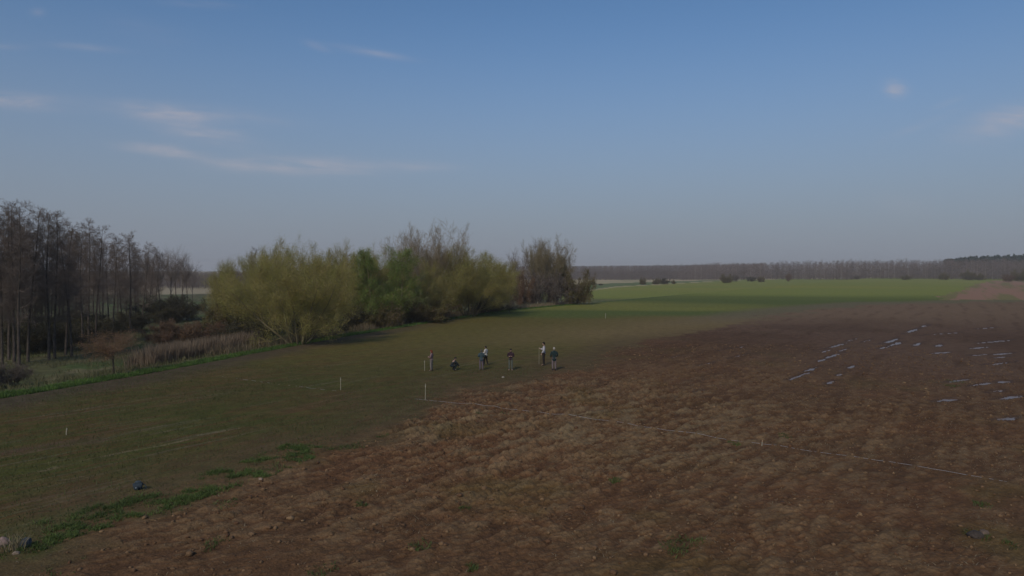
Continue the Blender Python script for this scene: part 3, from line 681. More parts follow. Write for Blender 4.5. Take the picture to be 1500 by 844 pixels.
mass('far_wood', 'leafless wood with visible pale trunks beyond the green field on the right',
     line_wood([(1000, 900, 386), (1100, 840, 383), (1180, 800, 380), (1260, 780, 379), (1340, 760, 378), (1440, 740, 377), (1560, 720, 376)], 3.2, 6, 110, ['bare', 'bare', 'birch'], hvar=.15))
mass('pine_wood', 'dark bluish pine wood showing above the bare trees at the right frame edge',
     line_wood([(1385, 1000, 379), (1430, 1000, 375.5), (1500, 980, 373), (1600, 960, 371)], 3.0, 4, 100, ['pine'], hvar=.06))
mass('far_wood', 'brown leafless wood seen between the alder trunks on the far left',
     line_wood([(-900, 520, 393), (-120, 470, 393), (120, 480, 396), (330, 480, 396), (420, 560, 396)], 4.5, 8, 90, ['bare', 'bare', 'bare', 'birch'], hvar=.1))
# the trees of the near edge of the right-hand wood, one by one
for k in range(46):
    px = 1130 + k * 8.3 + random.uniform(-3, 3); D = np.interp(px, [1100, 1180, 1260, 1340, 1440, 1560], [835, 795, 775, 755, 735, 715]) - random.uniform(3, 12)
    kd = 'birch' if k % 3 == 0 else 'bare'; pt = at_dist(px, D); H = random.uniform(13, 21)
    v_, f_, c_ = FT[kd][k % 5]; key = (kd, k % 5)
    if key not in PROTO: PROTO[key] = (mesh_np('edge_tree', v_[:8], f_[:2], M_FAR, False, c_[:8]), mesh_np('edge_crown', v_[8:], f_[2:] - 8, M_FAR, False, c_[8:]))
    o = empty('bare_tree', tuple(pt), random.uniform(0, 6), (H / 20,) * 3)
    tag(o, 'white-trunked birch on the near edge of the wood beyond the green field' if kd == 'birch' else 'grey bare tree on the near edge of the wood beyond the green field', 'tree', 'trees on the near edge of the far right wood' + (' with white trunks' if kd == 'birch' else ''))
    obj('trunk', PROTO[key][0], o); obj('crown', PROTO[key][1], o)
FB = [('shrub_dark',0,869,500,411,5,'small dark bush on the meadow strip right beside the copse, the left of a pair'),
      ('shrub_dark',1,880,500,414,4,'small dark bush on the meadow strip near the copse, the right of a pair'),
      ('shrub_olive',0,941,500,406,6,'roundish bush standing alone on the pale dry strip, left of the low hedge'),
      ('shrub_olive',1,962,510,407,8,'left half of the low dark hedge on the pale dry strip'),
      ('shrub_dark',0,974,510,407,8,'right half of the low dark hedge on the pale dry strip'),
      ('shrub_olive',1,987,520,409,4,'small dark bush just right of the low hedge on the dry strip'),
      ('shrub_olive',0,1063,560,401,11,'pale olive bush, the largest where the dry strip meets the green field'),
      ('shrub_grey',0,1078,640,402,7,'brownish bush close behind the pale olive one'),
      ('shrub_dark',1,1101,640,404,7,'flat dark bush on the far edge of the green field, left one'),
      ('shrub_olive',0,1115,600,404,6,'dark green bush right of the flat one on the far edge of the field'),
      ('shrub_red',0,1155,640,400,6,'brown upright bush at the far edge of the green field before the wood'),
      ('shrub_grey',1,1255,680,402,7,'grey bush against the foot of the wood, left of the low dark one'),
      ('shrub_olive',1,1328,680,402,8,'low dark wide bush against the foot of the wood'),
      ('shrub_olive',0,1383,680,399,8,'pale green bush against the foot of the wood'),
      ('shrub_olive',1,1418,680,396,11,'largest yellow-green bush against the foot of the wood'),
      ('shrub_olive',0,1436,670,400,8,'dark bush right of the largest yellow-green one'),
      ('shrub_red',1,1478,560,401,9,'brown bush near the right frame edge beside the pale path'),
      ('shrub_olive',0,1495,600,395,12,'olive bush cut by the right frame edge')]
for (kd, i, px, D, ty, hw, lb) in FB: plant('shrub', kd, i, px, 0, ty + 1.8, hw * .8, D, lb, 'bush')

# ---------------------------------------------------------------- grasses, reeds, weeds (uncountable)
def blades(name, label, cat, pts, hgt, wid, cols, lean=.35, seed=1):
    rs = np.random.default_rng(seed); pts = np.asarray(pts); n = len(pts)
    h = hgt * rs.uniform(.5, 1.25, (n, 1)); az = rs.uniform(0, 2 * np.pi, n); s = np.stack([np.cos(az), np.sin(az), 0 * az], 1) * wid * rs.uniform(.6, 1.4, (n, 1))
    ln = rs.normal(0, lean, (n, 3)) * h; ln[:, 2] = 0; up = np.array([[0, 0, 1.]]) * h
    mid = pts + up * .55 + ln * .35; tip = pts + up + ln
    V = np.stack([pts - s, pts + s, mid + s * .8, mid - s * .8, tip + s * .1, tip - s * .1], 1).reshape(-1, 3)
    b0 = (np.arange(n) * 6)[:, None]; F = np.concatenate([b0 + [0, 1, 2, 3], b0 + [3, 2, 4, 5]], 0)
    k = np.clip(rs.random(n) * .6 + .4 * (.5 + fbm(pts[:, 0] / 1.5, pts[:, 1] / 1.5, 3, 2)), 0, 1)[:, None]
    c = np.array(cols[0])[None] * (1 - k) + np.array(cols[1])[None] * k
    o = obj(name, mesh_np(name, V, F, M_LEAF, False, np.repeat(c, 6, 0))); tag(o, label, cat, kind='stuff'); return o
def along(pl, n, w0, w1, rs, t0=0., t1=1., clump=0, power=1.):
    """points scattered in a band beside a polyline, clumped by noise"""
    seg = np.diff(pl, axis=0); L = np.hypot(seg[:, 0], seg[:, 1]); cum = np.concatenate([[0], np.cumsum(L)])
    t = (t0 + (t1 - t0) * rs.random(n) ** power) * cum[-1]; i = np.clip(np.searchsorted(cum, t) - 1, 0, len(seg) - 1)
    q = pl[i] + seg[i] * ((t - cum[i]) / L[i])[:, None]; nrm = np.stack([-seg[i, 1], seg[i, 0]], 1) / L[i][:, None]
    q = q + nrm * rs.uniform(w0, w1, n)[:, None]
    if clump: q = q[fbm(q[:, 0] / clump, q[:, 1] / clump, 77, 3) + rs.normal(0, .12, len(q)) > -.02]
    z = np.array([gz(a, b_) for a, b_ in q]) - .02
    return np.column_stack([q, z])
rs1 = np.random.default_rng(21)
GREEN = ((.060, .105, .022), (.115, .185, .036)); STRAW = ((.20, .15, .085), (.34, .27, .16)); OLV = ((.085, .085, .030), (.17, .145, .070))
EXT = np.vstack([EDGE[0] + (EDGE[0] - EDGE[1]) * .8, EDGE])
blades('grass', 'bright green grass margin between the field and the stream thicket', 'grass', along(EXT, 30000, -.1, 1.5, rs1, 0, 1, 0, 1.6), .22, .02, GREEN, .4, 2)
PEXT = np.vstack([PLOW[0] + (PLOW[0] - PLOW[1]) * .9, PLOW[:7]])
p1 = along(PEXT, 60000, -.5, 2.0, rs1, .0, .66, 1.0); p1 = p1[fbm(p1[:, 0] / .35, p1[:, 1] / .35, 44, 3) + rs1.normal(0, .2, len(p1)) > .10]
blades('grass', 'green grass tufts along the line where the young crop meets the ploughed soil', 'grass', p1, .12, .011, ((.060, .090, .022), (.125, .170, .042)), .8, 3)
q = rs1.random((70000, 2)); q = np.stack([-75 + q[:, 0] * 75, 38 + q[:, 1] * 90], 1); s_ = signed(EDGE, q[:, 0], q[:, 1])
ang = np.abs(np.arctan2(q[:, 0], q[:, 1])) < R(40); q = q[(s_ > 1.2) & (s_ < 45) & ang & (fbm(q[:, 0] / 3, q[:, 1] / 3, 5, 3) > -.25)]
blades('grass', 'rough olive and straw coloured grass on the stream meadow under the alders', 'grass', np.column_stack([q, [gz(a, b_) - .02 for a, b_ in q]]), .42, .022, OLV, .45, 4)
# reeds, pinkish brown, between rusty bush and willow
RE = np.array([flat_pt(*p_) for p_ in [(238,527),(270,523),(345,512),(400,503)]]) + np.array([-1.5, 1.5])
blades('reeds', 'pinkish brown dry reeds between the rusty bush and the big willow', 'reeds', along(RE, 8000, 0, 4.0, rs1, 0, 1, 0), 1.7, .022, ((.17, .12, .080), (.29, .215, .145)), .16, 5)
RE2 = EDGE[-3:] + np.array([-1.5, 2.0]); RE2 = np.vstack([RE2, flat_pt(862, 444) + np.array([-1.5, 2])])
blades('reeds', 'strip of pale straw coloured reeds at the foot of the last trees of the copse', 'reeds', along(RE2, 5000, 0, 3.0, rs1, .15, 1, 0), .85, .03, STRAW, .15, 6)
RE3 = EDGE[3:7]
blades('reeds', 'dry brown tall grass along the foot of the willow thicket', 'reeds', along(RE3, 9000, 1.2, 4.5, rs1, 0, 1, 2.5), .95, .022, ((.12, .085, .05), (.25, .19, .11)), .2, 7)
# weeds in the ploughed soil and the crop
WE = [(1000,800,.55),(985,806,.4),(1015,793,.35),(615,800,.35),(680,745,.22),(315,798,.35),(530,740,.2),(95,832,.5),(690,832,.2),(475,838,.4),(1150,640,.3),(1400,560,.6),(1393,566,.5),(1430,783,.35),(700,610,.3),(740,607,.25),
      (610,615,.35),(255,745,.5),(330,740,.4),(520,655,.4),(500,657,.35),(1440,740,.3),(1480,800,.3),(1075,650,.3),(560,640,.3),(900,705,.2)]
pts = []
for (px, py, rd) in WE:
    c = flat_pt(px, py)
    for _ in range(130):
        a = rs1.uniform(0, 6.28); r_ = rd * rs1.random() ** .6; x, y = c[0] + r_ * math.cos(a), c[1] + 1.4 * r_ * math.sin(a)
        if fbm(np.array([x / .3]), np.array([y / .3]), 8, 2)[0] > -.2: pts.append((x, y, gz(x, y) - .01))
blades('weeds', 'scattered low green weeds growing in the ploughed soil', 'weeds', pts, .10, .012, ((.065, .085, .024), (.105, .135, .036)), .8, 8)
# straw litter on the ploughed soil and young crop shoots on the near left field
q = np.stack([rs1.uniform(-14, 34, 26000), rs1.uniform(16, 52, 26000)], 1); sp = signed(PLOW, q[:, 0], q[:, 1])
q = q[(sp < -.4) & (np.abs(np.arctan2(q[:, 0], q[:, 1])) < R(38)) & (fbm(q[:, 0] / 2.2, q[:, 1] / 2.2, 15, 3) > .02)]
blades('straw', 'pale straw and stubble bits littering the ploughed soil', 'straw', np.column_stack([q, [gz(a, b_) for a, b_ in q]]), .05, .010, ((.15, .11, .06), (.30, .23, .14)), 1.8, 9)
q = np.stack([rs1.uniform(-34, 6, 130000), rs1.uniform(19, 58, 130000)], 1); sp = signed(PLOW, q[:, 0], q[:, 1]); se = signed(EDGE, q[:, 0], q[:, 1])
bq = q[:, 0] * ud[1] - q[:, 1] * ud[0]
q = q[(sp > .2) & (se < -.8) & (np.abs(np.arctan2(q[:, 0], q[:, 1])) < R(38)) & (np.cos(bq * 2 * np.pi / .36) + 1.6 * fbm(q[:, 0] / 3, q[:, 1] / 3, 16, 3) > .15)]
blades('young_crop', 'thin young cereal shoots in rows on the left field', 'crop', np.column_stack([q, [gz(a, b_) - .01 for a, b_ in q]]), .11, .010, ((.060, .076, .022), (.125, .128, .046)), .6, 10)

# loose clods lying on the ploughed ground
q = np.stack([rs1.uniform(-16, 42, 11000), rs1.uniform(16, 75, 11000)], 1); sp = signed(PLOW, q[:, 0], q[:, 1])
q = q[(sp < -.2) & (np.abs(np.arctan2(q[:, 0], q[:, 1])) < R(38))]
ico = np.array([(0,0,1),(.894,0,.447),(.276,.851,.447),(-.724,.526,.447),(-.724,-.526,.447),(.276,-.851,.447),(.724,.526,-.447),(-.276,.851,-.447),(-.894,0,-.447),(-.276,-.851,-.447),(.724,-.526,-.447),(0,0,-1)])
icf = np.array([(0,1,2),(0,2,3),(0,3,4),(0,4,5),(0,5,1),(1,6,2),(2,7,3),(3,8,4),(4,9,5),(5,10,1),(6,7,2),(7,8,3),(8,9,4),(9,10,5),(10,6,1),(6,11,7),(7,11,8),(8,11,9),(9,11,10),(10,11,6)])
n = len(q); sz = rs1.gamma(2.2, .014, n) + .015; sz = np.minimum(sz, .11)
V = ico[None] * (1 + rs1.normal(0, .16, (n, 12, 1))) * sz[:, None, None] * rs1.uniform(.6, 1.3, (n, 1, 3)) * np.array([1, 1, .7])
V = V + np.column_stack([q, [gz(a, b_) for a, b_ in q]])[:, None] + np.array([0, 0, 1])[None, None] * sz[:, None, None] * .25
kc = np.clip(rs1.normal(.4, .3, n), 0, 1)[:, None]; cc = np.array([[.105, .052, .026]]) * (1 - kc) + np.array([[.230, .140, .070]]) * kc
M_CLOD = mat_basic('clod', (0, 0, 0), .95, .3, 12, .6, 30, vcol=True)
tag(obj('soil_clods', mesh_np('soil_clods', V.reshape(-1, 3), ((np.arange(n) * 12)[:, None, None] + icf[None]).reshape(-1, 3), M_CLOD, True, np.repeat(cc, 12, 0))), 'loose brown clods strewn over the ploughed soil', 'soil', kind='stuff')

# ---------------------------------------------------------------- stones and dead stalks, bottom left
def rock(name, px, py, size, color, label, seed, flat=.6):
    rs = np.random.default_rng(seed); import bmesh
    bm = bmesh.new(); bmesh.ops.create_icosphere(bm, subdivisions=4, radius=1)
    co = np.array([q_.co[:] for q_ in bm.verts]); s = seed * 3.1
    d = 1 + .28 * fbm(co[:, 0] * 1.3 + s, co[:, 1] * 1.3 + co[:, 2] * 1.1, seed, 3) + .10 * fbm(co[:, 0] * 4 + s, co[:, 2] * 4 + co[:, 1] * 3, seed + 5, 3)
    for q_, k_ in zip(bm.verts, d): q_.co = q_.co * k_
    for q_ in bm.verts: q_.co.x *= size; q_.co.y *= size * .8; q_.co.z *= size * flat
    me = bpy.data.meshes.new(name); bm.to_mesh(me); bm.free()
    for p_ in me.polygons: p_.use_smooth = True
    c = flat_pt(px, py); o = obj(name, me, None, mat_basic(name, color, .85, .3, 9, .8, 14)); o.location = (c[0], c[1], gz(*c) + size * flat * .35)
    o.rotation_euler[2] = rs.uniform(0, 6); tag(o, label, 'stone'); return o
rock('field_stone', 4, 799, .20, (.24, .165, .14), 'pinkish field stone at the left frame edge beside dry stalks', 1, .8)
rock('field_stone', 37, 801, .17, (.060, .066, .072), 'dark bluish stone right of the dry stalks in the bottom left corner', 2, 1.1)
rock('field_stone', 24, 812, .10, (.20, .15, .11), 'small brown stone below the dry stalks in the bottom left corner', 3)
rock('field_stone', 382, 706, .09, (.26, .18, .13), 'small pale stone on the grassy line left of the ploughed soil', 4)
rock('field_stone', 737, 553, .13, (.30, .25, .19), 'small pale stone on the field below the person in the maroon jacket', 5)
rock('field_stone', 1428, 786, .22, (.060, .045, .036), 'large dark lump of soil lying low on the right of the ploughed field', 6, .6)
rock('field_stone', 1441, 782, .16, (.13, .09, .065), 'lighter lump beside the large dark one on the right of the ploughed field', 7, .6)
c = flat_pt(21, 806); pts = [(c[0] + rs1.normal(0, .14), c[1] + rs1.normal(0, .14), gz(*c) - .02) for _ in range(70)]
o = blades('dry_stalks', None, None, pts, .42, .010, STRAW, .35, 12); del o['kind']; tag(o, 'tuft of pale dry stalks between two stones in the bottom left corner', 'dry plant')

# ---------------------------------------------------------------- stakes, tape, bag
def cyl_segs(p0, p1, r0, r1):
    d = np.array(p1) - np.array(p0); d = d / np.linalg.norm(d); return (*p0, *p1, *d, *d, r0, r1)
M_STK = mat_basic('stake_wood', (.32, .28, .20), .7, .15, 8)
M_CAPP = mat_basic('stake_point', (.20, .15, .09), .9, .2, 8)
def stake(px, py, top_y, r, label, lean=(0, 0), tipc=None, name='marker_stake'):
    c = flat_pt(px, py); d = CM @ np.array([(px - 750) / FPX, -(top_y - 422) / FPX, -1.0]); H = CAM_H + d[2] / d[1] * c[1] - gz(*c)
    o = empty(name, (c[0], c[1], gz(*c))); tag(o, label, 'stake')
    import bmesh
    bm = bmesh.new(); vs = []
    hs = [-.2, 0, H * .5, H - r * 1.5, H]; rr_ = [r * .3, r, r, r * .95, r * .55]
    for z, q_ in zip(hs, rr_):
        vs.append([bm.verts.new((q_ * math.cos(a * math.pi / 4 + .2) + lean[0] * max(z, 0), q_ * math.sin(a * math.pi / 4 + .2) + lean[1] * max(z, 0), z)) for a in range(8)])
    for a, b_ in zip(vs[:-1], vs[1:]):
        for i in range(8): bm.faces.new((a[i], a[(i + 1) % 8], b_[(i + 1) % 8], b_[i]))
    bm.faces.new(vs[-1]); me = bpy.data.meshes.new('shaft'); bm.to_mesh(me); bm.free(); obj('shaft', me, o, M_STK)
    bm = bmesh.new(); vs = []
    zb = H * .80 if tipc is None else H * .8
    for z, q_ in ((zb, r * 1.12), (H * .9, r * 1.12)):
        vs.append([bm.verts.new((q_ * math.cos(a * math.pi / 4 + .2) + lean[0] * z, q_ * math.sin(a * math.pi / 4 + .2) + lean[1] * z, z)) for a in range(8)])
    for i in range(8): bm.faces.new((vs[0][i], vs[0][(i + 1) % 8], vs[1][(i + 1) % 8], vs[1][i]))
    me = bpy.data.meshes.new('band'); bm.to_mesh(me); bm.free(); obj('band', me, o, mat_basic('stake_band', tipc or (.40, .36, .28), .6, .1, 8))
    return o
stake(623, 586, 562, .021, 'pale upright stake beside the white tape where crop meets ploughed soil', (.01, 0))
stake(622, 543, 528, .021, 'pale stake standing left of the red-haired person')
stake(499, 571, 553, .021, 'pale stake at the end of the tape on the left crop field')
stake(97, 637, 627, .028, 'short pale stake alone on the far left of the crop field', (.1, 0))
stake(887, 466, 459, .040, 'tiny distant pale stake on the crop before the green field')
stake(1116, 653, 645, .024, 'short orange-topped peg beside the long tape on the ploughed soil', (.08, 0), (.45, .16, .05))
M_TAPE = mat_basic('tape', (.42, .39, .38), .5, .1, 2)
def tape(pts, label, wid, lift, seed):
    w = np.array([flat_pt(*p_) for p_ in pts]); seg = np.diff(w, axis=0); L = np.hypot(seg[:, 0], seg[:, 1]); cum = np.concatenate([[0], np.cumsum(L)])
    n = int(cum[-1] / .12); t = np.linspace(0, cum[-1], n); x = np.interp(t, cum, w[:, 0]); y = np.interp(t, cum, w[:, 1])
    x = x + .05 * fbm(t / 1.5, t * 0, seed, 2); y = y + .10 * fbm(t / 2.0, t * 0 + 3, seed + 1, 2)
    z = np.array([gz(a, b_) for a, b_ in zip(x, y)])
    zz = z.copy()
    for k_ in range(1, 6): zz[k_:] = np.maximum(zz[k_:], z[:-k_] - .015 * k_); zz[:-k_] = np.maximum(zz[:-k_], z[k_:] - .015 * k_)
    zz = np.convolve(np.pad(zz, 3, 'edge'), np.ones(7) / 7, 'valid') + lift + .015 * fbm(t / 3, t * 0 + 7, seed, 2)
    nx = -np.gradient(y); ny = np.gradient(x); l = np.hypot(nx, ny); nx, ny = nx / l * wid, ny / l * wid
    tw = .006
    V = np.stack([np.stack([x - nx, y - ny, zz], 1), np.stack([x + nx, y + ny, zz], 1), np.stack([x + nx, y + ny, zz + tw], 1), np.stack([x - nx, y - ny, zz + tw], 1)], 1).reshape(-1, 3)
    b0 = (np.arange(n - 1) * 4)[:, None]; F = np.concatenate([b0 + [0, 4, 5, 1], b0 + [1, 5, 6, 2], b0 + [2, 6, 7, 3], b0 + [3, 7, 4, 0]], 0)
    return tag(obj('measuring_tape', mesh_np('measuring_tape', V, F, M_TAPE)), label, 'tape')
tape([(607,584),(623,586),(650,589),(700,595),(735,600),(810,608),(900,620),(1000,635),(1090,648),(1160,657),(1250,670),(1310,678),(1350,685),(1430,698),(1500,710),(1580,722)],
     'long white measuring tape running across the ploughed soil to the right frame edge', .009, -.002, 3)
tape([(325,550),(376,557),(420,563),(470,569),(499,572)], 'short pale tape on the left crop field ending at a stake', .014, -.006, 9)

def lump(name, segs, mat, parent=None):
    return obj(name, skin_mesh(name, *segs), parent, mat)
def skin_mesh(name, verts, edges, radii, sub=2, root=0):
    me = bpy.data.meshes.new(name); me.from_pydata(verts, edges, []); me.update()
    o = bpy.data.objects.new('tmp', me); COL.objects.link(o)
    sk = o.modifiers.new('s', 'SKIN'); sk.use_smooth_shade = True; sk.branch_smoothing = .6
    if not me.skin_vertices: me.attributes
    sv_ = me.skin_vertices[0].data if me.skin_vertices else None
    if sv_ is None:
        import bmesh
        bm = bmesh.new(); bm.from_mesh(me); bm.verts.layers.skin.verify(); bm.to_mesh(me); bm.free(); sv_ = me.skin_vertices[0].data
    for i, r_ in enumerate(radii):
        sv_[i].radius = (r_, r_) if isinstance(r_, (int, float)) else r_; sv_[i].use_root = (i == root)
    ss = o.modifiers.new('u', 'SUBSURF'); ss.levels = sub; ss.render_levels = sub
    dg = bpy.context.evaluated_depsgraph_get(); ev = o.evaluated_get(dg)
    out = bpy.data.meshes.new_from_object(ev); out.name = name
    bpy.data.objects.remove(o); bpy.data.meshes.remove(me)
    for p_ in out.polygons: p_.use_smooth = True
    return out
def join_meshes(name, ms):
    import bmesh
    bm = bmesh.new()
    for m_, T in ms:
        n0 = len(bm.verts); bm.from_mesh(m_); bm.verts.ensure_lookup_table()
        if T is not None:
            for q_ in bm.verts[n0:]: q_.co = T @ q_.co
    me = bpy.data.meshes.new(name); bm.to_mesh(me); bm.free()
    for p_ in me.polygons: p_.use_smooth = True
    return me
def head_mesh():
    import bmesh
    bm = bmesh.new(); bmesh.ops.create_uvsphere(bm, u_segments=28, v_segments=22, radius=1)
    for q_ in bm.verts:
        x, y, z = q_.co
        k_ = 1 - .30 * max(0, -z) ** 1.4                     # jaw narrows
        X_, Y_, Z_ = x * .076 * k_, y * .096 * (1 - .12 * max(0, -z)), z * .118
        if y > 0:
            nose = math.exp(-((x / .16) ** 2)) * math.exp(-(((z + .12) / .22) ** 2)); Y_ += .022 * nose
            for s in (-1, 1): Y_ -= .010 * math.exp(-(((x - s * .36) / .16) ** 2) - ((z - .06) / .12) ** 2)
            Y_ -= .005 * math.exp(-((x / .3) ** 2) - ((z + .45) / .05) ** 2); Y_ += .008 * math.exp(-((x / .3) ** 2) - ((z + .78) / .14) ** 2)
        for s in (-1, 1):
            e = math.exp(-((y + .02) / .17) ** 2 - ((z + .03) / .24) ** 2) * (s * x > .8); X_ += s * .016 * e
        q_.co = (X_, Y_, Z_)
    me = bpy.data.meshes.new('head'); bm.to_mesh(me); bm.free(); return me
def hair_mesh(long=0):
    import bmesh
    bm = bmesh.new(); bmesh.ops.create_uvsphere(bm, u_segments=24, v_segments=18, radius=1)
    for q_ in bm.verts:
        x, y, z = q_.co
        cut = .25 if y > .35 else (-.15 if y > -.1 else -.55)
        zz = max(z, cut - (long if y < .1 else 0) * .0)
        n_ = 1 + .05 * math.sin(9 * x + 5 * z) * math.cos(7 * y)
        Y_ = y * .106 * n_ - .008
        if y > .35 and z < .3: Y_ = min(Y_, .075)
        q_.co = (x * .086 * n_, Y_, max(zz, cut) * .124 * n_ + .008)
        if long and y < .1 and z < 0: q_.co.z = .008 + z * (.124 + long)
    me = bpy.data.meshes.new('hair'); bm.to_mesh(me); bm.free()
    for p_ in me.polygons: p_.use_smooth = True
    return me
M_SKIN = mat_basic('skin', (.42, .26, .19), .55, .05, 20)
M_EYE = mat_basic('eye', (.02, .015, .012), .3)
def person(px, py, H, face_deg, label, top, bottom, shoe, hairc, pose, coat_len=0., long=0., hood=None):
    """local frame: faces +Y, origin on the ground between the feet, drawn at 1.75 m then scaled"""
    c = flat_pt(px, py); root = empty('person', (c[0], c[1], gz(*c) - .01), R(face_deg), (H / 1.75,) * 3); tag(root, label, 'person')
    J = dict(pelvis=(0, 0, .97), waist=(0, 0, 1.10), chest=(0, .0, 1.32), neck0=(0, -.01, 1.475), head=(0, .02, 1.635),
             hipL=(-.095, 0, .92), kneeL=(-.105, .02, .50), ankL=(-.11, -.02, .09), toeL=(-.13, .15, .035),
             hipR=(.095, 0, .92), kneeR=(.105, .02, .50), ankR=(.11, -.02, .09), toeR=(.13, .15, .035),
             shL=(-.185, -.01, 1.425), elL=(-.23, -.03, 1.14), wrL=(-.235, .05, .90), haL=(-.235, .08, .82),
             shR=(.185, -.01, 1.425), elR=(.23, -.03, 1.14), wrR=(.235, .05, .90), haR=(.235, .08, .82))
    J.update(pose)
    order = ['pelvis', 'waist', 'chest', 'neck0', 'nk', 'hipL', 'kneeL', 'ankL', 'toeL', 'hipR', 'kneeR', 'ankR', 'toeR', 'shL', 'elL', 'wrL', 'haL', 'shR', 'elR', 'wrR', 'haR']
    hd = np.array(J['head']); n0 = np.array(J['neck0']); J['nk'] = tuple(n0 * .45 + (hd - np.array([0, .01, .08])) * .55)
    rad = dict(pelvis=(.135, .10), waist=(.125, .09), chest=(.15, .105), neck0=.062, nk=.055, hipL=.088, kneeL=.058, ankL=.042, toeL=.034, hipR=.088, kneeR=.058, ankR=.042, toeR=.034,
               shL=.058, elL=.043, wrL=.029, haL=.030, shR=.058, elR=.043, wrR=.029, haR=.030)
    E = [('pelvis', 'waist'), ('waist', 'chest'), ('chest', 'neck0'), ('neck0', 'nk'), ('pelvis', 'hipL'), ('hipL', 'kneeL'), ('kneeL', 'ankL'), ('ankL', 'toeL'), ('pelvis', 'hipR'), ('hipR', 'kneeR'), ('kneeR', 'ankR'), ('ankR', 'toeR'),
         ('chest', 'shL'), ('shL', 'elL'), ('elL', 'wrL'), ('wrL', 'haL'), ('chest', 'shR'), ('shR', 'elR'), ('elR', 'wrR'), ('wrR', 'haR')]
    def chain(names, edges, grow_, name, root_n=0):
        ix = {k_: i for i, k_ in enumerate(names)}
        rr_ = [tuple(q_ + grow_ for q_ in rad[k_]) if isinstance(rad[k_], tuple) else rad[k_] + grow_ for k_ in names]
        return skin_mesh(name, [J[k_] for k_ in names], [(ix[a], ix[b_]) for a, b_ in edges if a in ix and b_ in ix], rr_, 2, root_n)
    body = chain(order, E, 0, 'body')
    parts = [(body, None), (head_mesh(), Matrix.Translation(J['head']) @ Matrix.Rotation(J.get('nod', 0), 4, 'X'))]
    for s in 'LR':                     # five fingers on each hand
        ha, wr = np.array(J['ha' + s]), np.array(J['wr' + s]); d = ha - wr; d /= np.linalg.norm(d); sd_ = 1 if s == 'R' else -1
        side = np.cross(d, [sd_, 0, .2]); side /= np.linalg.norm(side); pal = np.cross(side, d)
        for k_, ln in enumerate((.062, .072, .068, .052)):
            p0 = ha + side * (k_ - 1.5) * .019; p1 = p0 + d * ln * .5 + pal * .006; p2 = p1 + d * ln * .35 + pal * .022
            parts.append((skin_mesh('finger', [tuple(p0), tuple(p1), tuple(p2)], [(0, 1), (1, 2)], [.010, .009, .008], 1), None))
        p0 = ha - d * .03 - side * .02; p1 = p0 + d * .03 - side * .026 + pal * .01; p2 = p1 + d * .03 - side * .006
        parts.append((skin_mesh('thumb', [tuple(p0), tuple(p1), tuple(p2)], [(0, 1), (1, 2)], [.012, .011, .009], 1), None))
    obj('body', join_meshes('body', parts), root, M_SKIN)
    for s in (-1, 1):
        import bmesh
        bm = bmesh.new(); bmesh.ops.create_uvsphere(bm, u_segments=8, v_segments=6, radius=.010); me = bpy.data.meshes.new('eye'); bm.to_mesh(me); bm.free()
        e = obj('eye', me, root, M_EYE); e.location = Vector(J['head']) + Matrix.Rotation(J.get('nod', 0), 3, 'X') @ Vector((s * .028, .083, .008))
    h = obj('hair', hair_mesh(long), root, mat_basic('hair', hairc, .8, .2, 30)); h.location = J['head']; h.rotation_euler[0] = J.get('nod', 0)
    rad2 = dict(rad); 
    # jacket (torso and sleeves), trousers, shoes sit just outside the body
    names = ['waist', 'pelvis', 'chest', 'neck0', 'nk', 'shL', 'elL', 'wrL', 'shR', 'elR', 'wrR']
    dn = np.array(J['pelvis']) - np.array(J['waist']); dn = dn / np.linalg.norm(dn) * (.10 + coat_len)
    J['hem'] = tuple(np.array(J['pelvis']) + dn); rad['hem'] = (.180, .150); names.append('hem')
    rad['pelvis'] = (.155, .115); rad['chest'] = (.165, .115); rad['neck0'] = (.085, .070); rad['nk'] = .038
    jk = chain(names, E + [('pelvis', 'hem')], .030, 'jacket'); obj('jacket', jk, root, mat_basic('jacket', top, .85, .15, 6, .3, 25))
    rad['pelvis'] = (.105, .070); rad['hipL'] = rad['hipR'] = .078
    tr = chain(['pelvis', 'hipL', 'kneeL', 'ankL', 'hipR', 'kneeR', 'ankR'], E, .020, 'trousers'); obj('trousers', tr, root, mat_basic('trousers', bottom, .9, .15, 6, .3, 25))
    for s in 'LR':
        rad['ank' + s] = .048; a = np.array(J['ank' + s]); b_ = np.array(J['toe' + s]); hl = a + (a - b_) * .25; hl[2] = b_[2]
        up = a + np.array([0, 0, .10])
        obj('boot', skin_mesh('boot', [tuple(up), tuple(a - np.array([0, 0, .04])), tuple(b_), tuple(hl)], [(0, 1), (1, 2), (1, 3)], [.060, .056, .046, .042], 2), root, mat_basic('boot', shoe, .7, .1, 8))
    if hood: 
        o_ = obj('hood', skin_mesh('hood', [(-.10, -.06, 1.47), (0, -.10, 1.49), (.10, -.06, 1.47)], [(0, 1), (1, 2)], [.04, .055, .04], 2), root, mat_basic('hood', hood, .85, .1, 8))
    return root
stand_bent = dict(elL=(-.25, -.02, 1.15), wrL=(-.12, .20, 1.16), haL=(-.05, .25, 1.18), elR=(.25, -.02, 1.15), wrR=(.12, .20, 1.14), haR=(.05, .25, 1.16))
crouch = dict(pelvis=(0, -.12, .36), waist=(0, -.06, .47), chest=(0, .06, .68), neck0=(0, .13, .80), head=(0, .19, .93), nod=-.5,
              hipL=(-.10, -.08, .34), kneeL=(-.17, .28, .50), ankL=(-.13, .04, .09), toeL=(-.15, .21, .035),
              hipR=(.10, -.08, .34), kneeR=(.18, .30, .46), ankR=(.14, .04, .09), toeR=(.17, .21, .035),
              shL=(-.18, .09, .75), elL=(-.22, .30, .58), wrL=(-.12, .45, .40), haL=(-.08, .50, .33), shR=(.18, .09, .75), elR=(.22, .30, .56), wrR=(.12, .46, .36), haR=(.07, .50, .29))
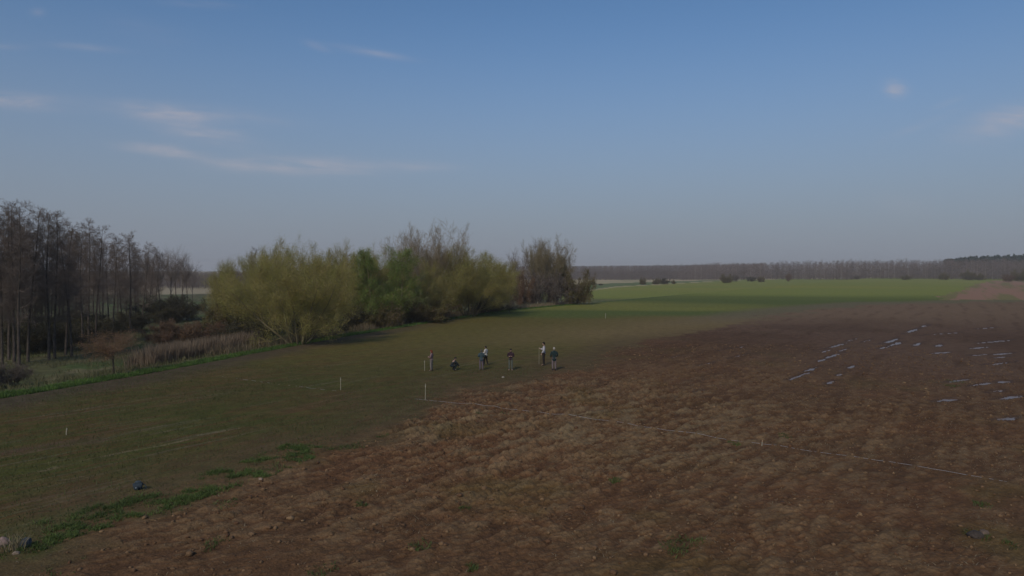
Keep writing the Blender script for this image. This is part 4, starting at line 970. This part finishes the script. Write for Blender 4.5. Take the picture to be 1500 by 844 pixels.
stride = dict(kneeL=(-.10, .10, .52), ankL=(-.10, .12, .09), toeL=(-.12, .29, .035), kneeR=(.10, -.04, .50), ankR=(.10, -.18, .10), toeR=(.12, -.01, .035))
pole_pose = dict(elR=(.24, .04, 1.18), wrR=(.22, .28, 1.22), haR=(.21, .35, 1.24), elL=(-.24, -.04, 1.15), wrL=(-.20, .12, .95), haL=(-.19, .16, .87))
look = dict(nod=-.3)
person(632, 543, 1.62, 75, 'leftmost person, red-haired, in dusty pink top and pale trousers', (.21, .13, .125), (.185, .155, .135), (.10, .075, .05), (.15, .030, .015), {**stand_bent, **look}, 0, .10)
person(663.5, 542.5, 1.72, -70, 'person crouching low on the field in dark blue-black clothes', (.016, .022, .026), (.014, .020, .022), (.02, .02, .02), (.03, .022, .015), crouch)
person(705, 542.5, 1.62, 15, 'person in a teal grey jacket and mauve trousers, partly before the one in white', (.045, .070, .078), (.125, .095, .11), (.11, .09, .075), (.08, .075, .06), {**stand_bent}, .12, 0, (.07, .09, .095))
person(711.5, 535.5, 1.60, 60, 'person in a white shirt and black trousers beside the teal jacket', (.46, .42, .38), (.013, .011, .009), (.05, .04, .03), (.020, .014, .008), {**stand_bent, **stride})
person(748, 542.5, 1.68, 175, 'person in a dark maroon jacket and grey-green trousers standing alone in the middle', (.035, .016, .022), (.100, .105, .085), (.08, .08, .065), (.018, .010, .010), {**stand_bent, **look}, .05)
pz = person(796.5, 535.5, 1.92, 80, 'tall person in a white jacket and black trousers holding a pale pole', (.45, .42, .43), (.022, .015, .014), (.05, .035, .025), (.014, .010, .008), pole_pose, .02)
person(811.5, 542.5, 1.80, 8, 'grey-haired person seen from behind in a dark green coat, rightmost of the group', (.014, .030, .030), (.165, .125, .125), (.045, .028, .033), (.36, .32, .27), {**look, **dict(elL=(-.27, -.02, 1.15), wrL=(-.20, .14, 1.02), haL=(-.14, .20, 1.0), elR=(.27, -.02, 1.15), wrR=(.20, .14, 1.02), haR=(.14, .20, 1.0))}, .20)
bpy.context.view_layer.update()
# the pole stands on the ground in the tall person's hand
hp_ = Vector(pz.location) + Matrix.Rotation(pz.rotation_euler[2], 3, 'Z') @ (Vector((.215, .385, 0)) * pz.scale[0]); zg = gz(hp_.x, hp_.y)
pv = empty('survey_pole', (hp_.x, hp_.y, zg)); tag(pv, 'thin pale pole held upright by the tall person in white', 'pole')
obj('shaft', tube_mesh('shaft', [cyl_segs((0, 0, .06), (0, 0, 1.45), .016, .016)], 8, M_STK), pv)
obj('tip', tube_mesh('tip', [cyl_segs((0, 0, -.05), (0, 0, .07), .004, .017)], 8, M_CAPP), pv)

# slumped dark rucksack on the near left field
c = flat_pt(202, 718); bag = empty('rucksack', (c[0], c[1], gz(*c)), R(20)); tag(bag, 'dark blue-grey bag with a pale spot lying alone on the near left field', 'bag')
M_BAG = mat_basic('bag_cloth', (.030, .042, .052), .75, .2, 12, .5, 18)
obj('body', skin_mesh('bag_body', [(-.14, 0, .11), (0, .01, .15), (.14, 0, .12)], [(0, 1), (1, 2)], [(.09, .11), (.13, .15), (.09, .11)], 3, 1), bag, M_BAG)
obj('pocket', skin_mesh('bag_pocket', [(-.09, -.13, .09), (.05, -.135, .09)], [(0, 1)], [(.04, .07), (.04, .07)], 2), bag, M_BAG)
obj('flap', skin_mesh('bag_flap', [(-.10, .02, .25), (0, 0, .28), (.11, .02, .24)], [(0, 1), (1, 2)], [.05, .06, .05], 2), bag, mat_basic('bag_flap', (.045, .060, .072), .75, .1, 12))
obj('buckle', skin_mesh('bag_buckle', [(-.05, -.19, .12), (-.02, -.19, .12)], [(0, 1)], [.022, .022], 2), bag, mat_basic('buckle', (.55, .58, .60), .4))
obj('strap', skin_mesh('bag_strap', [(.12, .05, .2), (.24, .0, .14), (.28, -.06, .04), (.20, -.12, .03)], [(0, 1), (1, 2), (2, 3)], [.018] * 4, 2), bag, M_BAG)

# ---------------------------------------------------------------- haze: one closed box of even air
HAZE = 0.00023
hv_, hf = [], []
x0, x1, y0, y1, z0, z1 = -4200, 4200, -4200, 4200, -9, 45
vs = [(x, y, z) for x in (x0, x1) for y in (y0, y1) for z in (z0, z1)]
fs = [(0, 1, 3, 2), (4, 6, 7, 5), (0, 4, 5, 1), (2, 3, 7, 6), (0, 2, 6, 4), (1, 5, 7, 3)]
me = bpy.data.meshes.new('haze'); me.from_pydata(vs, [], fs); me.update()
mh = bpy.data.materials.new('haze'); mh.use_nodes = True; n_, l_ = mh.node_tree.nodes, mh.node_tree.links; n_.remove(n_['Principled BSDF'])
pvn = N(n_, 'ShaderNodeVolumePrincipled'); pvn.inputs['Color'].default_value = (1.0, .94, .89, 1); pvn.inputs['Density'].default_value = HAZE
l_.new(pvn.outputs[0], n_['Material Output'].inputs['Volume'])
tag(obj('haze', me, None, mh), kind='stuff')
